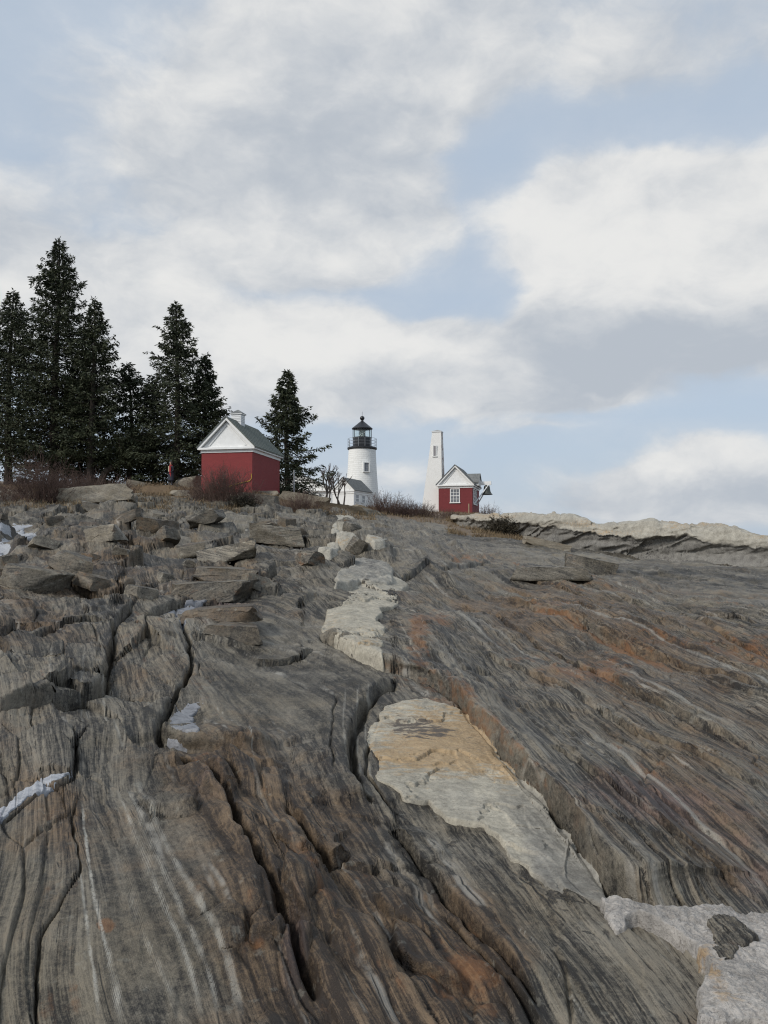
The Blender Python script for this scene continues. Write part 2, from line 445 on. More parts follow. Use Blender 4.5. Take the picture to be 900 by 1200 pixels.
def terrain(x, y, full=False):
    x = np.asarray(x, float); y = np.asarray(y, float)
    zb = base(x, y)
    px, py = project(x, y, zb)
    phi = bedangle(px, py)
    u = 1.5 * np.tan(phi)
    far = sst(40, 60, y)
    slab = np.clip(blobs(px, py, [(190, 1080, 90, 170, 1.3), (330, 800, 110, 70, .9), (20, 1100, 40, 140, .5)]), 0, 1)
    u = u + (.03 * fbm(x * .7, y * .3, 3, 11) + .006 * fbm(x * 4, y * 1.2, 2, 17)) * (1 - .85 * slab)
    v = y
    # how the rock breaks, place by place
    lumpy = np.clip(blobs(px, py, [(300, 1060, 70, 150, .7), (420, 1120, 120, 130, .9), (250, 890, 60, 45, .9), (560, 1160, 60, 80, .5), (210, 940, 40, 50, .6)]), 0, 1)
    jumble = sst(8.5, 15, y) * sst(500, 400, px) * (1 - sst(48, 58, y))
    blocky = np.clip(blobs(px, py, [(60, 770, 170, 120, 1.1), (170, 710, 120, 60, .6)]), 0, 1) * (1 - slab * .6)
    right = sst(430, 560, px)
    soil = sst(47, 56, y + 3 * gn(x * .15, y * .15, 5)) * (1 - sst(.2, .3, x / np.maximum(y, 1)))
    soil = np.clip(soil + .9 * sst(43, 47, y) * sst(.06, .1, x / np.maximum(y, 1)) * (1 - sst(.2, .24, x / np.maximum(y, 1))), 0, 1)
    rock = 1 - soil * .9
    grow = np.clip(y / 9., .55, 2.6)             # larger relief reads farther off
    # 1 broad swells
    h = .085 * fbm(x * .40, y * .30, 3, 21, .4) * np.clip(y / 6, .4, 2.2)
    calm = 1 - .92 * slab
    solid = 1 - jumble * .85
    # 2 beds: saw-tooth ledges along strike
    k1, f1, w1 = bed(u + .03 * gn(x * 2.1, y * .8, 30), BED1)
    m1 = np.clip(.35 + 1.1 * gn(v * .3, k1 * 3.7, 31), 0, 1.3)
    face = sst(0, .05, f1)
    h = h + (w1 * .095 * (1 - f1) ** 1.5 * face - w1 * .04) * m1 * (.30 + .7 * right + .1 * blocky) * calm * solid * np.clip(grow, .6, 1.3)
    h = h + .05 * (hsh(k1, 0 * k1 + np.floor(v * .3 + hsh(k1, 0 * k1, 4) * 9), 5) - .5) * calm * solid
    k2, f2, w2 = bed(u + .01 * gn(x * 9, y * 3, 77), BED2)
    m2 = sst(-.15, .5, gn(v * .3, k2 * 5.1, 33))
    h = h + (w2 * .20 * (1 - f2) * sst(0, .12, f2) - w2 * .09) * m2 * (.45 + .6 * right) * (1 - .8 * slab) * (1 - .85 * blocky) * solid / (1 + (y / 14.) ** 2)
    # thin sheets flaking off: ragged plate edges
    fl = fbm(u * 1.0, v * .22, 2, 131) * 1.2 + .10 * fbm(x * 3.0, y * 1.6, 3, 133)
    st_ = .16
    fq = fl / st_
    fi = np.floor(fq)
    ht = .009 * np.clip(y / 4.5, .55, 2.2) * (1 - .5 * slab)
    h = h + ht * (fi + sst(.90, 1.0, fq - fi)) * (1 - .5 * jumble)
    fl2 = fbm(u * 3.1 + 5, v * .6, 2, 137) + .12 * fbm(x * 7, y * 4, 2, 139)
    fq2 = fl2 / .2
    fi2 = np.floor(fq2)
    h = h + .0022 * np.clip(y / 4.5, .5, 1.6) * (fi2 + sst(.85, 1.0, fq2 - fi2)) * (1 - .4 * slab)
    # 3 cross joints: broken blocks
    def where(mask, f):
        out = np.zeros_like(x)
        sel = mask > .004
        if sel.any():
            out[sel] = f(x[sel], y[sel], u[sel], v[sel])
        return out
    tcell = np.full(x.shape, .5); acell = np.full(x.shape, .5)
    def blocks(x, y, u, v):
        cx, cy, lx, ly, gap = voro(u / .36 + .2 * gn(x * 2, y, 41), v / .85, 43)
        t = hsh(cx, cy, 44)
        tcell[blocky > .004] = t
        blk = (t - .5) * .16 + lx * (hsh(cx, cy, 45) - .5) * .20 + ly * (hsh(cx, cy, 46) - .25) * .24
        return blk * sst(0, .035, gap) - .05 * (1 - sst(.0, .035, gap))
    h = h + where(blocky, blocks) * blocky * (1 - jumble * .5)
    # faint joints everywhere
    def joints(x, y, u, v):
        cx3, cy3, lx3, ly3, gap3 = voro(u / .6 + .3 * gn(x * 1.3, y * .9, 47), v / 1.3 + .3 * gn(x, y, 48), 49)
        jt = sst(.25, .6, gn(x * .7, y * .5, 50) + .35)
        return (hsh(cx3, cy3, 52) - .5) * .04 * sst(0, .03, gap3) - .025 * (1 - sst(0, .04, gap3)) * jt
    jm = calm * (1 - jumble)
    h = h + where(jm * (y < 40), joints) * jm
    # 4 lumpy weathered schist
    def lumps(x, y, u, v):
        cx2, cy2, lx2, ly2, gap2 = voro(u / .13 + .5 * fbm(x * 3, y * 2, 2, 61), v / .36 + .4 * gn(x * 3, y * 3, 62), 63)
        lum = ((hsh(cx2, cy2, 64) - .4) * .10 + lx2 * (hsh(cx2, cy2, 65) - .5) * .06 + ly2 * (hsh(cx2, cy2, 66) - .5) * .12) * sst(0, .25, gap2) + .05 * np.sqrt(np.clip(gap2, 0, 1))
        return lum + .05 * fbm(u * 5, v * 1.6, 3, 67)
    h = h + where(lumpy, lumps) * lumpy
    # 5 tumbled ledges farther up: tilted flat-topped blocks, two sizes
    rr = sst(14, 24, y) * right * (1 - sst(44, 50, y))
    def tumble(x, y, u, v):
        wx = x + .45 * gn(x * .5, y * .5, 71) + .10 * fbm(x * 2, y * 2, 2, 69); wy = y + .6 * gn(x * .4, y * .4, 72) + .12 * fbm(x * 2, y * 2, 2, 70)
        ca, cb, la, lb, ga = voro(wx / 1.7, wy / 1.5, 73, .95)
        acell[np.maximum(jumble, rr) > .004] = hsh(ca, cb, 111)
        j1 = ((hsh(ca, cb, 74) - .5) * .55 + la * (hsh(ca, cb, 75) - .5) * .8 + lb * (hsh(ca, cb, 76) - .22) * .8) * sst(0, .07, ga) - .14 * (1 - sst(0, .07, ga))
        cc, cd, lc, ld, gb = voro(wx / .72 + 3, wy / .62, 78, .95)
        j2 = ((hsh(cc, cd, 79) - .5) * .20 + lc * (hsh(cc, cd, 80) - .5) * .28 + ld * (hsh(cc, cd, 81) - .25) * .28) * sst(0, .09, gb) - .05 * (1 - sst(0, .09, gb))
        return (j1 + j2 * np.clip(.4 + gn(x * .3, y * .3, 82), 0, 1.2))
    tb = where(np.maximum(jumble, rr), tumble)
    h = h + tb * jumble * (.6 + .4 * sst(14, 26, y))
    # ledges crossing the right-hand pavement far up
    h = h + rr * (.06 * fbm(x * .25, y * .8, 2, 83) + tb * .14)
    h = h * rock
    for (hx, hy, hrx, hry, hd) in ((195, 718, 75, 18, .12), (220, 842, 26, 22, .09), (15, 615, 40, 6, .3), (28, 627, 26, 6, .25), (0, 643, 20, 10, .25)):
        wq = 1 - sst(.6, 1.25, np.hypot((px - hx) / hrx, (py - hy) / hry))
        h = h * (1 - .85 * wq) - hd * wq
    # 6 fissures and risers
    for (L, w, d, a, b, r) in _FIS:
        reach = max(r * 2.2, w * 4)
        sel = near_box(x, y, L, reach)
        if not sel.any():
            continue
        xs = x[sel] + .02 * gn(x[sel] * 7, y[sel] * 4, 91); ys = y[sel] + .02 * gn(x[sel] * 6, y[sel] * 5, 92)
        dd, sd, fr = line_dist(xs, ys, L)
        tap = sst(0, .12, fr) * (1 - sst(.88, 1, fr))
        wv = w * (1 + .7 * gn(xs * 2.5, ys * 2.5, 93))
        g = -d * np.exp(-(dd / np.maximum(wv, .004)) ** 2)
        ri = np.where(sd > 0, a, b) * sst(0, w * 1.2, dd) * np.exp(-(dd / r) ** 2)
        h[sel] += (g + ri) * tap
    # 7 grain
    near = 1 - sst(6, 22, y)
    h = h + .011 * fbm(x * 2.2, y * 1.8, 3, 101) * np.clip(y / 4, .6, 3) * rock * calm
    h = h + .0035 * fbm(u * 20, v * .9, 3, 103) * rock * near * calm * (1 - .8 * blocky)
    gate = sst(.1, .5, gn(u * 1.6, v * .35, 104))
    rid = 1 - np.abs(gn(u * 6 + .3 * gn(x * 4, y * 4, 7), v * .6, 105)) * 2
    h = h - .04 * np.clip(rid - .90, 0, 1) * 3.4 * gate * rock * calm * (1 - sst(9, 18, y))
    h = h + .0028 * fbm(x * 11, y * 9, 3, 107) * (1 + 3 * lumpy) * np.clip(y / 5, .6, 2) * (1 - .5 * slab)
    h = h + soil * .16 * fbm(x * .6, y * .6, 4, 109)
    z = zb + h
    if not full:
        return z
    A = {}
    A['strat'] = u
    A['along'] = v
    A['soil'] = soil
    A['sleek'] = np.clip(slab + .55 * sst(11, 20, y), 0, 1)
    A['tone'] = np.clip(.42 + .5 * (hsh(k2, k2 * 0 + np.floor(v * .12 + hsh(k2, k2 * 0, 6) * 5), 141) - .5) * solid + .12 * (fi2 % 3 - 1) + .35 * (hsh(k1, np.floor(v * .5 + hsh(k1, 0 * k1, 4) * 9), 5) - .5) + .5 * (tcell - .5) * blocky
                        + .55 * (acell - .5) * jumble + .3 * slab + .25 * fbm(x * .6, y * .5, 3, 112)
                        + .18 * np.clip(y / 30, 0, 1) - .35 * lumpy, 0, 1)
    A['brown'] = np.clip(blobs(px, py, [(330, 1060, 90, 150, .9), (440, 1120, 120, 110, 1.1), (250, 900, 80, 60, .9), (550, 1150, 60, 90, .9), (400, 950, 60, 40, .5), (170, 780, 50, 40, .35),
                                        (50, 720, 120, 90, .4), (240, 690, 60, 50, .35), (60, 950, 50, 60, .5), (760, 950, 130, 70, .55), (820, 800, 160, 50, .35), (20, 1000, 60, 200, .35),
                                        (700, 730, 130, 25, .45), (130, 660, 160, 35, .4), (520, 1000, 60, 60, .15)])
                         + .12 + .45 * blobs(px, py, [(690, 790, 110, 30, 1), (830, 765, 150, 30, .9), (700, 695, 130, 20, .8), (500, 745, 40, 40, .8), (880, 880, 80, 50, .8), (640, 725, 90, 25, .7), (560, 700, 90, 40, .5), (850, 1000, 90, 60, .6)])
                         + .35 * fbm(u * 1.5, v * .4, 3, 113) + .25 * fbm(x * 1.5, y, 3, 114), 0, 1)
    A['rust'] = np.clip(blobs(px, py, [(440, 1090, 130, 110, .15), (545, 1130, 55, 80, .7), (490, 745, 14, 30, 1.2), (516, 728, 18, 14, .9), (690, 792, 60, 14, 1.1), (620, 770, 50, 12, .6),
                                       (830, 765, 130, 16, .9), (700, 690, 110, 10, .5), (560, 655, 60, 8, .6), (880, 900, 50, 35, .5), (124, 1093, 10, 7, 2.5), (230, 900, 50, 40, .5), (290, 1110, 20, 80, .5),
                                       (250, 800, 30, 20, .3), (160, 760, 40, 30, .4), (760, 900, 60, 14, .5), (640, 720, 60, 12, .7), (100, 650, 120, 20, .3), (380, 1030, 40, 50, .4), (230, 1160, 12, 12, .8), (360, 690, 40, 20, .3)]), 0, 2)
    rb = hsh(k2, k2 * 0, 143)
    A['rust'] = A['rust'] + np.where(rb > .84, .8, 0.) * sst(-.1, .5, gn(v * .25, k2 * 2.3, 144)) * solid * (.5 + .5 * right) + .05 * lumpy
    A['purple'] = np.clip(blobs(px, py, [(770, 950, 120, 50, .8), (250, 925, 50, 30, .5), (345, 1120, 22, 70, .8), (255, 710, 40, 14, .8), (250, 735, 50, 14, .5), (890, 1030, 40, 60, .6)]), 0, 1)
    wh = np.zeros_like(x)
    for (L, w, s) in _BND:
        sel = near_box(x, y, L, .2)
        if sel.any():
            xs, ys = x[sel], y[sel]
            dd, sd, fr = line_dist(xs + .004 * gn(xs * 9, ys * 3, 121), ys, L)
            b = s * sst(1.15, .75, dd / (w * .55 * (1 + .6 * gn(xs * 16, ys * 7, 122)))) * sst(0, .1, fr) * (1 - sst(.9, 1, fr))
            wh[sel] = np.maximum(wh[sel], b * np.clip(.8 + .7 * gn(xs * 14, ys * 9, 123), 0, 1))
    A['pale'] = np.maximum(wh, np.where(hsh(k2, k2 * 0, 151) > .84, .65, 0.) * sst(.0, .5, gn(v * .3, k2 * 3.3, 152)) * solid * sst(.1, .3, f2) * (1 - sst(.5, .7, f2)))
    return z, A

def mesh_grid(name, X, Y, Z, attrs, mat, keep=None):
    M, Nn = X.shape
    idx = np.arange(M * Nn).reshape(M, Nn)
    q = np.stack([idx[:-1, :-1], idx[:-1, 1:], idx[1:, 1:], idx[1:, :-1]], -1).reshape(-1, 4)
    co = np.stack([X, Y, Z], -1).reshape(-1, 3)
    at = {k: a.reshape(-1) for k, a in (attrs or {}).items()}
    if keep is not None:
        kf = keep.reshape(-1)[q].all(1)
        q = q[kf]
        used = np.unique(q)
        remap = np.zeros(M * Nn, int); remap[used] = np.arange(len(used))
        q = remap[q]; co = co[used]; at = {k: a[used] for k, a in at.items()}
    return raw_mesh(name, co, q, at, mat)

def raw_mesh(name, co, q, at, mat, smooth=True):
    me = bpy.data.meshes.new(name)
    co = np.ascontiguousarray(co, np.float32); q = np.ascontiguousarray(q, np.int32)
    n = q.shape[1]
    me.vertices.add(len(co)); me.vertices.foreach_set('co', co.ravel())
    me.loops.add(q.size); me.loops.foreach_set('vertex_index', q.ravel())
    me.polygons.add(len(q))
    me.polygons.foreach_set('loop_start', np.arange(0, q.size, n, dtype=np.int32))
    me.polygons.foreach_set('loop_total', np.full(len(q), n, np.int32))
    me.update(calc_edges=True)
    me.polygons.foreach_set('use_smooth', np.full(len(q), smooth))
    for k, a in (at or {}).items():
        A = me.attributes.new(k, 'FLOAT', 'POINT')
        A.data.foreach_set('value', np.ascontiguousarray(a, np.float32))
    if mat:
        me.materials.append(mat)
    return me

def link(name, me, parent=None):
    o = bpy.data.objects.new(name, me)
    scene.collection.objects.link(o)
    if parent is not None:
        o.parent = parent
    return o
def tag(o, label=None, cat=None, group=None, kind=None):
    for k, v in (('label', label), ('category', cat), ('group', group), ('kind', kind)):
        if v:
            o[k] = v
    return o
def empty(name, loc, rz=0.0):
    o = bpy.data.objects.new(name, None)
    o.empty_display_size = .2
    scene.collection.objects.link(o)
    o.location = loc
    o.rotation_euler = (0, 0, rz)
    return o

def hit(px, py, tmin=1.0, tmax=75.0):
    """where the line of sight through a photograph pixel meets the rock"""
    d = pix_dir(px, py)
    t = np.exp(np.linspace(math.log(tmin), math.log(tmax), 2600))
    x = d.x / d.y * t; z = d.z / d.y * t
    zt = terrain(x, t)
    b = np.nonzero(z < zt)[0]
    i = b[0] if len(b) else len(t) - 1
    return Vector((x[i], t[i], zt[i]))
def ground(x, y):
    return float(terrain(np.array([x]), np.array([y]))[0])
def col_at(px, D):
    return (px - CX) / FOC * D

# ------------------------------------------------------------------ materials
def new_mat(name):
    m = bpy.data.materials.new(name)
    m.use_nodes = True
    t = m.node_tree
    for nd in list(t.nodes):
        t.nodes.remove(nd)
    N = NT(t)
    b = N.n('ShaderNodeBsdfPrincipled')
    o = N.n('ShaderNodeOutputMaterial')
    t.links.new(b.outputs[0], o.inputs[0])
    return m, N, b

def plain(name, col, rough=.6, var=.12, scale=3.0, bump=0.0, bscale=30.0, metal=0.0):
    m, N, b = new_mat(name)
    tc = N.n('ShaderNodeTexCoord')
    f = N.noise(tc.outputs['Object'], scale, 5, .6)
    k = N.ramp(f, .3, .7)
    lo = tuple(c * (1 - var) for c in col[:3]) + (1,); hi = tuple(min(1, c * (1 + var)) for c in col[:3]) + (1,)
    N.put(b.inputs['Base Color'], N.mix(k, lo, hi))
    b.inputs['Roughness'].default_value = rough
    b.inputs['Metallic'].default_value = metal
    if bump:
        bp = N.n('ShaderNodeBump')
        bp.inputs['Strength'].default_value = bump
        bp.inputs['Distance'].default_value = .02
        N.put(bp.inputs['Height'], N.noise(tc.outputs['Object'], bscale, 4, .6))
        N.t.links.new(bp.outputs[0], b.inputs['Normal'])
    return m

def rock_material(name, light=1.0, lichen=0.0, warm=0.0, with_soil=False):
    """banded schist: colour follows the bedding coordinate carried by the mesh"""
    m, N, b = new_mat(name)
    u, v = N.attr('strat'), N.attr('along')
    tone, brown, rust, purple, pale = N.attr('tone'), N.attr('brown'), N.attr('rust'), N.attr('purple'), N.attr('pale')
    geo = N.n('ShaderNodeNewGeometry')
    pos = geo.outputs['Position']
    wob = N.m('MULTIPLY', N.m('SUBTRACT', N.noise(pos, 2.2, 3, .55), .5), .022)
    uu = N.m('ADD', u, wob)
    lam = N.xyz(uu, N.m('MULTIPLY', v, .06), 0.0)
    l1 = N.noise(lam, 9, 3, .55)
    l2 = N.noise(N.xyz(uu, N.m('MULTIPLY', v, .035), 3.0), 42, 4, .65)
    l3 = N.noise(N.xyz(uu, N.m('MULTIPLY', v, .04), 7.0), 16, 2, .5)
    l4 = N.noise(N.xyz(uu, N.m('MULTIPLY', v, .05), 5.0), 120, 3, .6)
    # on broken steep faces the bedding is met edge-on: the laminae fade into rough fracture
    nz = N.n('ShaderNodeSeparateXYZ'); N.put(nz.inputs[0], geo.outputs['Normal'])
    flatk = N.m('MULTIPLY_ADD', N.ramp(nz.outputs[2], .25, .65), .8, .2)
    mott = N.noise(pos, 5.0, 6, .62)
    fine = N.noise(pos, 38.0, 6, .72)
    frac = N.noise(N.vm('MULTIPLY', pos, (1.0, 1.0, 3.2)), 9.0, 5, .65)
    sleek = N.attr('sleek')
    keen = N.m('MULTIPLY_ADD', sleek, -.80, 1.0)
    s = N.m('MULTIPLY', N.m('SUBTRACT', N.ramp(l2, .43, .58), .5), .58)
    s = N.m('MULTIPLY', N.m('MULTIPLY_ADD', N.m('SUBTRACT', N.ramp(l4, .43, .58), .5), .32, s), keen)
    s = N.m('MULTIPLY_ADD', N.m('SUBTRACT', N.ramp(l1, .36, .64), .5), .36, s)
    s = N.m('MULTIPLY', s, flatk)
    s = N.m('MULTIPLY_ADD', N.m('MULTIPLY', N.m('SUBTRACT', frac, .5), 1.3), N.m('SUBTRACT', 1.0, flatk), s)
    s = N.m('ADD', s, N.m('MULTIPLY', N.m('SUBTRACT', mott, .5), 1.1))
    s = N.m('ADD', s, N.m('MULTIPLY', N.m('SUBTRACT', fine, .5), 1.8))
    grit = N.noise(pos, 170.0, 3, .65)
    s = N.m('ADD', s, N.m('MULTIPLY', N.m('SUBTRACT', grit, .5), 1.1))
    s = N.m('ADD', s, N.m('MULTIPLY', N.m('SUBTRACT', tone, .45), .75))
    s = N.m('ADD', s, .455, clamp=True)
    L = light
    base_c = N.mix(s, rgb(.020 * L, .018 * L, .0155 * L), rgb(.205 * L, .182 * L, .143 * L))
    # greenish-olive and warm casts
    cast = N.ramp(N.noise(pos, 1.3, 4, .6), .38, .66)
    base_c = N.mix(N.m('MULTIPLY', cast, .5), base_c, N.mix(s, rgb(.026, .021, .013), rgb(.170 * L, .137 * L, .088 * L)))
    if warm:
        base_c = N.mix(warm, base_c, rgb(.27, .22, .15))
    # brown weathering
    bm = N.m('MULTIPLY', N.ramp(N.m('ADD', brown, N.m('MULTIPLY', N.m('SUBTRACT', mott, .5), 1.1)), .28, .95), .8)
    base_c = N.mix(bm, base_c, N.mix(s, rgb(.028, .018, .011), rgb(.165, .105, .056)))
    pm = N.m('MULTIPLY', N.ramp(N.m('ADD', purple, N.m('MULTIPLY', N.m('SUBTRACT', mott, .5), 1.0)), .3, .9), .55)
    base_c = N.mix(pm, base_c, N.mix(s, rgb(.055, .038, .038), rgb(.2, .135, .125)))
    # rust
    rn = N.noise(N.vm('MULTIPLY', pos, (1.0, .8, 1.4)), 6.0, 6, .68)
    rn2 = N.noise(lam, 20, 3, .6)
    rm = N.ramp(N.m('ADD', N.m('ADD', N.m('MULTIPLY', rust, .36), N.m('MULTIPLY', rn, 1.0)), N.m('MULTIPLY', rn2, .45)), .90, 1.16)
    base_c = N.mix(N.m('MULTIPLY', rm, .58), base_c, N.mix(fine, rgb(.11, .047, .018), rgb(.30, .135, .048)))
    # pale quartz-feldspar laminae
    pl = N.m('MULTIPLY', N.ramp(l3, .62, .72), N.ramp(mott, .42, .62))
    pl = N.m('MULTIPLY', pl, .62)
    base_c = N.mix(pl, base_c, rgb(.33, .31, .27))
    pv = N.m('MULTIPLY', pale, N.ramp(N.noise(pos, 90.0, 3, .6), .22, .5))
    base_c = N.mix(N.m('MULTIPLY', pv, .95), base_c, rgb(.38, .36, .31))
    # thin dark partings along the bedding
    pt = N.n('ShaderNodeTexVoronoi', feature='DISTANCE_TO_EDGE')
    N.put(pt.inputs['Vector'], N.xyz(N.m('MULTIPLY', uu, 7.0), N.m('MULTIPLY', v, .75), N.m('MULTIPLY', mott, .6)))
    pt.inputs['Scale'].default_value = 1.0
    part = N.m('MULTIPLY', N.ramp(pt.outputs['Distance'], .03, .0), N.m('MULTIPLY', N.ramp(mott, .50, .62), N.m('SUBTRACT', 1.0, sleek)))
    base_c = N.mix(N.m('MULTIPLY', part, .75), base_c, rgb(.018, .016, .015))
    # lichen
    ln = N.ramp(N.noise(pos, 9.0, 5, .7), .60, .68)
    base_c = N.mix(N.m('MULTIPLY', ln, .22 + lichen), base_c, rgb(.32, .31, .26))
    dn = N.ramp(N.noise(N.vm('ADD', pos, (11., 3., 5.)), 3.7, 6, .7), .60, .70)
    base_c = N.mix(N.m('MULTIPLY', dn, .4), base_c, rgb(.026, .025, .026))
    if with_soil:
        soil = N.attr('soil')
        sn = N.noise(pos, 1.1, 6, .65)
        sm = N.ramp(N.m('ADD', soil, N.m('MULTIPLY', N.m('SUBTRACT', sn, .5), 1.3)), .4, .65)
        gr = N.mix(N.noise(pos, 6.0, 5, .7), rgb(.075, .05, .03), rgb(.20, .14, .08))
        base_c = N.mix(sm, base_c, gr)
    N.put(b.inputs['Base Color'], base_c)
    N.put(b.inputs['Roughness'], N.m('MULTIPLY_ADD', fine, .35, .42))
    b.inputs['Specular IOR Level'].default_value = .35
    hgt = N.m('ADD', N.m('MULTIPLY_ADD', part, -.012, N.m('MULTIPLY', l2, .006)), N.m('ADD', N.m('MULTIPLY', fine, .006), N.m('MULTIPLY', mott, .008)))
    hgt = N.m('MULTIPLY_ADD', grit, .0022, hgt)
    bp = N.n('ShaderNodeBump')
    bp.inputs['Strength'].default_value = 1.0
    bp.inputs['Distance'].default_value = 1.0
    N.put(bp.inputs['Height'], hgt)
    N.t.links.new(bp.outputs[0], b.inputs['Normal'])
    return m

def granite_material(name, tint=(.41, .375, .30), crystals=0.0):
    m, N, b = new_mat(name)
    geo = N.n('ShaderNodeNewGeometry')
    pos = geo.outputs['Position']
    stain, dark, grey = N.attr('stain'), N.attr('dark'), N.attr('grey')
    n1 = N.noise(pos, 3.5, 6, .62); n2 = N.noise(pos, 24, 6, .68); n3 = N.noise(N.vm('MULTIPLY', pos, (1.0, 2.6, 2.0)), 7, 6, .65)
    s = N.m('ADD', N.m('MULTIPLY', n1, .55), N.m('MULTIPLY', n2, .55), clamp=True)
    s = N.ramp(s, .38, .72, False)
    c = N.mix(s, rgb(*(t * .52 for t in tint)), rgb(*(min(.8, t * 1.22) for t in tint)))
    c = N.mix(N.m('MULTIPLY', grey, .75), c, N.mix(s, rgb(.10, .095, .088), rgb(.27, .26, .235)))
    sm = N.ramp(N.m('ADD', stain, N.m('ADD', N.m('MULTIPLY', N.m('SUBTRACT', n3, .5), 2.2), N.m('MULTIPLY', N.m('SUBTRACT', n2, .5), .9))), .32, .85)
    c = N.mix(N.m('MULTIPLY', sm, .72), c, N.mix(n2, rgb(.24, .13, .045), rgb(.47, .33, .17)))
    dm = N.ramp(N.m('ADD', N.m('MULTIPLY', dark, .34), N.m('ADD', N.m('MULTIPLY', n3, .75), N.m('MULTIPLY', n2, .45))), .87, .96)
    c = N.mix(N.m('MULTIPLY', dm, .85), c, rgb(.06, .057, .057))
    sp = N.ramp(N.noise(pos, 75, 4, .7), .56, .66)
    c = N.mix(N.m('MULTIPLY', sp, .5), c, rgb(.10, .09, .085))
    cr = N.ramp(N.noise(N.vm('ADD', pos, (3., 8., 1.)), 1.9, 7, .72), .485, .50, False)
    cr2 = N.ramp(N.noise(N.vm('ADD', pos, (3., 8., 1.)), 1.9, 7, .72), .50, .515, False)
    ck = N.m('SUBTRACT', cr, cr2)
    c = N.mix(N.m('MULTIPLY', ck, .35), c, rgb(.09, .075, .06))
    N.put(b.inputs['Base Color'], c)
    b.inputs['Roughness'].default_value = .75
    b.inputs['Specular IOR Level'].default_value = .3
    bp = N.n('ShaderNodeBump')
    bp.inputs['Strength'].default_value = .9
    bp.inputs['Distance'].default_value = 1.0
    h = N.m('ADD', N.m('MULTIPLY', n2, .009 + .012 * crystals), N.m('MULTIPLY', n3, .012))
    N.put(bp.inputs['Height'], h)
    N.t.links.new(bp.outputs[0], b.inputs['Normal'])
    return m

M_ROCK = rock_material('schist_bedrock', with_soil=True)
M_BOULDER = rock_material('schist_boulder', light=1.1, lichen=.12)
M_PALE = rock_material('pale_lichened_boulder', light=1.4, lichen=.35)
M_WARM = rock_material('ochre_boulder', light=1.25, lichen=.2, warm=.35)
M_GRAN = granite_material('granite_dike')
M_PEG = granite_material('white_pegmatite', (.43, .40, .365), 1.6)
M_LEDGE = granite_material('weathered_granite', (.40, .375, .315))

# ------------------------------------------------------------------ bedrock sheet
def build_bedrock():
    NC, NR = 985, 900
    a = np.linspace(-.62, .62, NC)
    D = np.linspace(math.log(.9), math.log(176), 6000)
    D = np.exp(D)
    dens = 1.0 / D + 1.35 * np.exp(-(D - 2.2) ** 2 / 60.) * 2.2 / D ** 2 * 1.3
    dens = dens * (1 - .55 * sst(46, 60, D))
    cum = np.concatenate([[0], np.cumsum((dens[1:] + dens[:-1]) / 2 * np.diff(D))])
    yr = np.interp(np.linspace(0, cum[-1], NR), cum, D)
    # first pass on every second column: find the risers, then share the rows out so that steep faces get their own vertices
    a2 = a[::2]
    Y = np.repeat(yr[:, None], len(a2), 1)
    X = a2[None, :] * (Y + 1.2)
    Z = terrain(X.ravel(), Y.ravel()).reshape(X.shape)
    dz = np.abs(np.diff(Z, axis=0)) * 803. / np.maximum(Y[1:], 1.5)
    ds = 1 + np.minimum(.75 * dz, 14)
    kk = np.array([1., 2, 3, 4, 3, 2, 1]); kk /= kk.sum()
    ds = np.apply_along_axis(lambda r: np.convolve(np.pad(r, 3, 'edge'), kk, 'valid'), 1, ds)
    S = np.vstack([np.zeros((1, len(a2))), np.cumsum(ds, 0)])
    S = S / S[-1:]
    tt = np.linspace(0, 1, NR)
    Yc = np.stack([np.interp(tt, S[:, i], yr) for i in range(len(a2))], 1)
    Y = np.empty((NR, NC))
    Y[:, ::2] = Yc
    Y[:, 1:-1:2] = .5 * (Yc[:, :-1] + Yc[:, 1:]) if NC % 2 else .5 * (Yc[:, :-1] + Yc[:, 1:])
    if NC % 2 == 0:
        Y[:, -1] = Yc[:, -1]
    X = a[None, :] * (Y + 1.2)
    z, A = terrain(X.ravel(), Y.ravel(), True)
    Z = z.reshape(X.shape)
    A = {k: v.reshape(X.shape) for k, v in A.items()}
    # weathering of the steep faces: shift sideways with height so that they are not plain curtains
    amp = .035 * np.clip(Y / 6, .35, 2.2)
    sh = fbm(X * 1.2 + Z * 1.1, Z * 6.5, 3, 301)
    gy, gx = np.gradient(Z)
    st = sst(.2, 1.0, np.abs(gy) / np.maximum(np.abs(np.gradient(Y, axis=0)), 1e-4))
    Y = Y - amp * sh * st
    X = X + amp * .6 * fbm(Y * 2.2, Z * 5.5, 2, 305) * st
    me = mesh_grid('rock_slope', X, Y, Z, A, M_ROCK)
    return tag(link('rock_slope', me), 'layered grey and rust schist bedrock sloping up from the shore', kind='structure')
SLOPE = build_bedrock()

def in_poly(px, py, P):
    c = np.zeros(px.shape, bool)
    n = len(P)
    for i in range(n):
        x0, y0 = P[i]; x1, y1 = P[(i + 1) % n]
        if y0 == y1:
            continue
        c ^= ((y0 > py) != (y1 > py)) & (px < (x1 - x0) * (py - y0) / (y1 - y0) + x0)
    return c

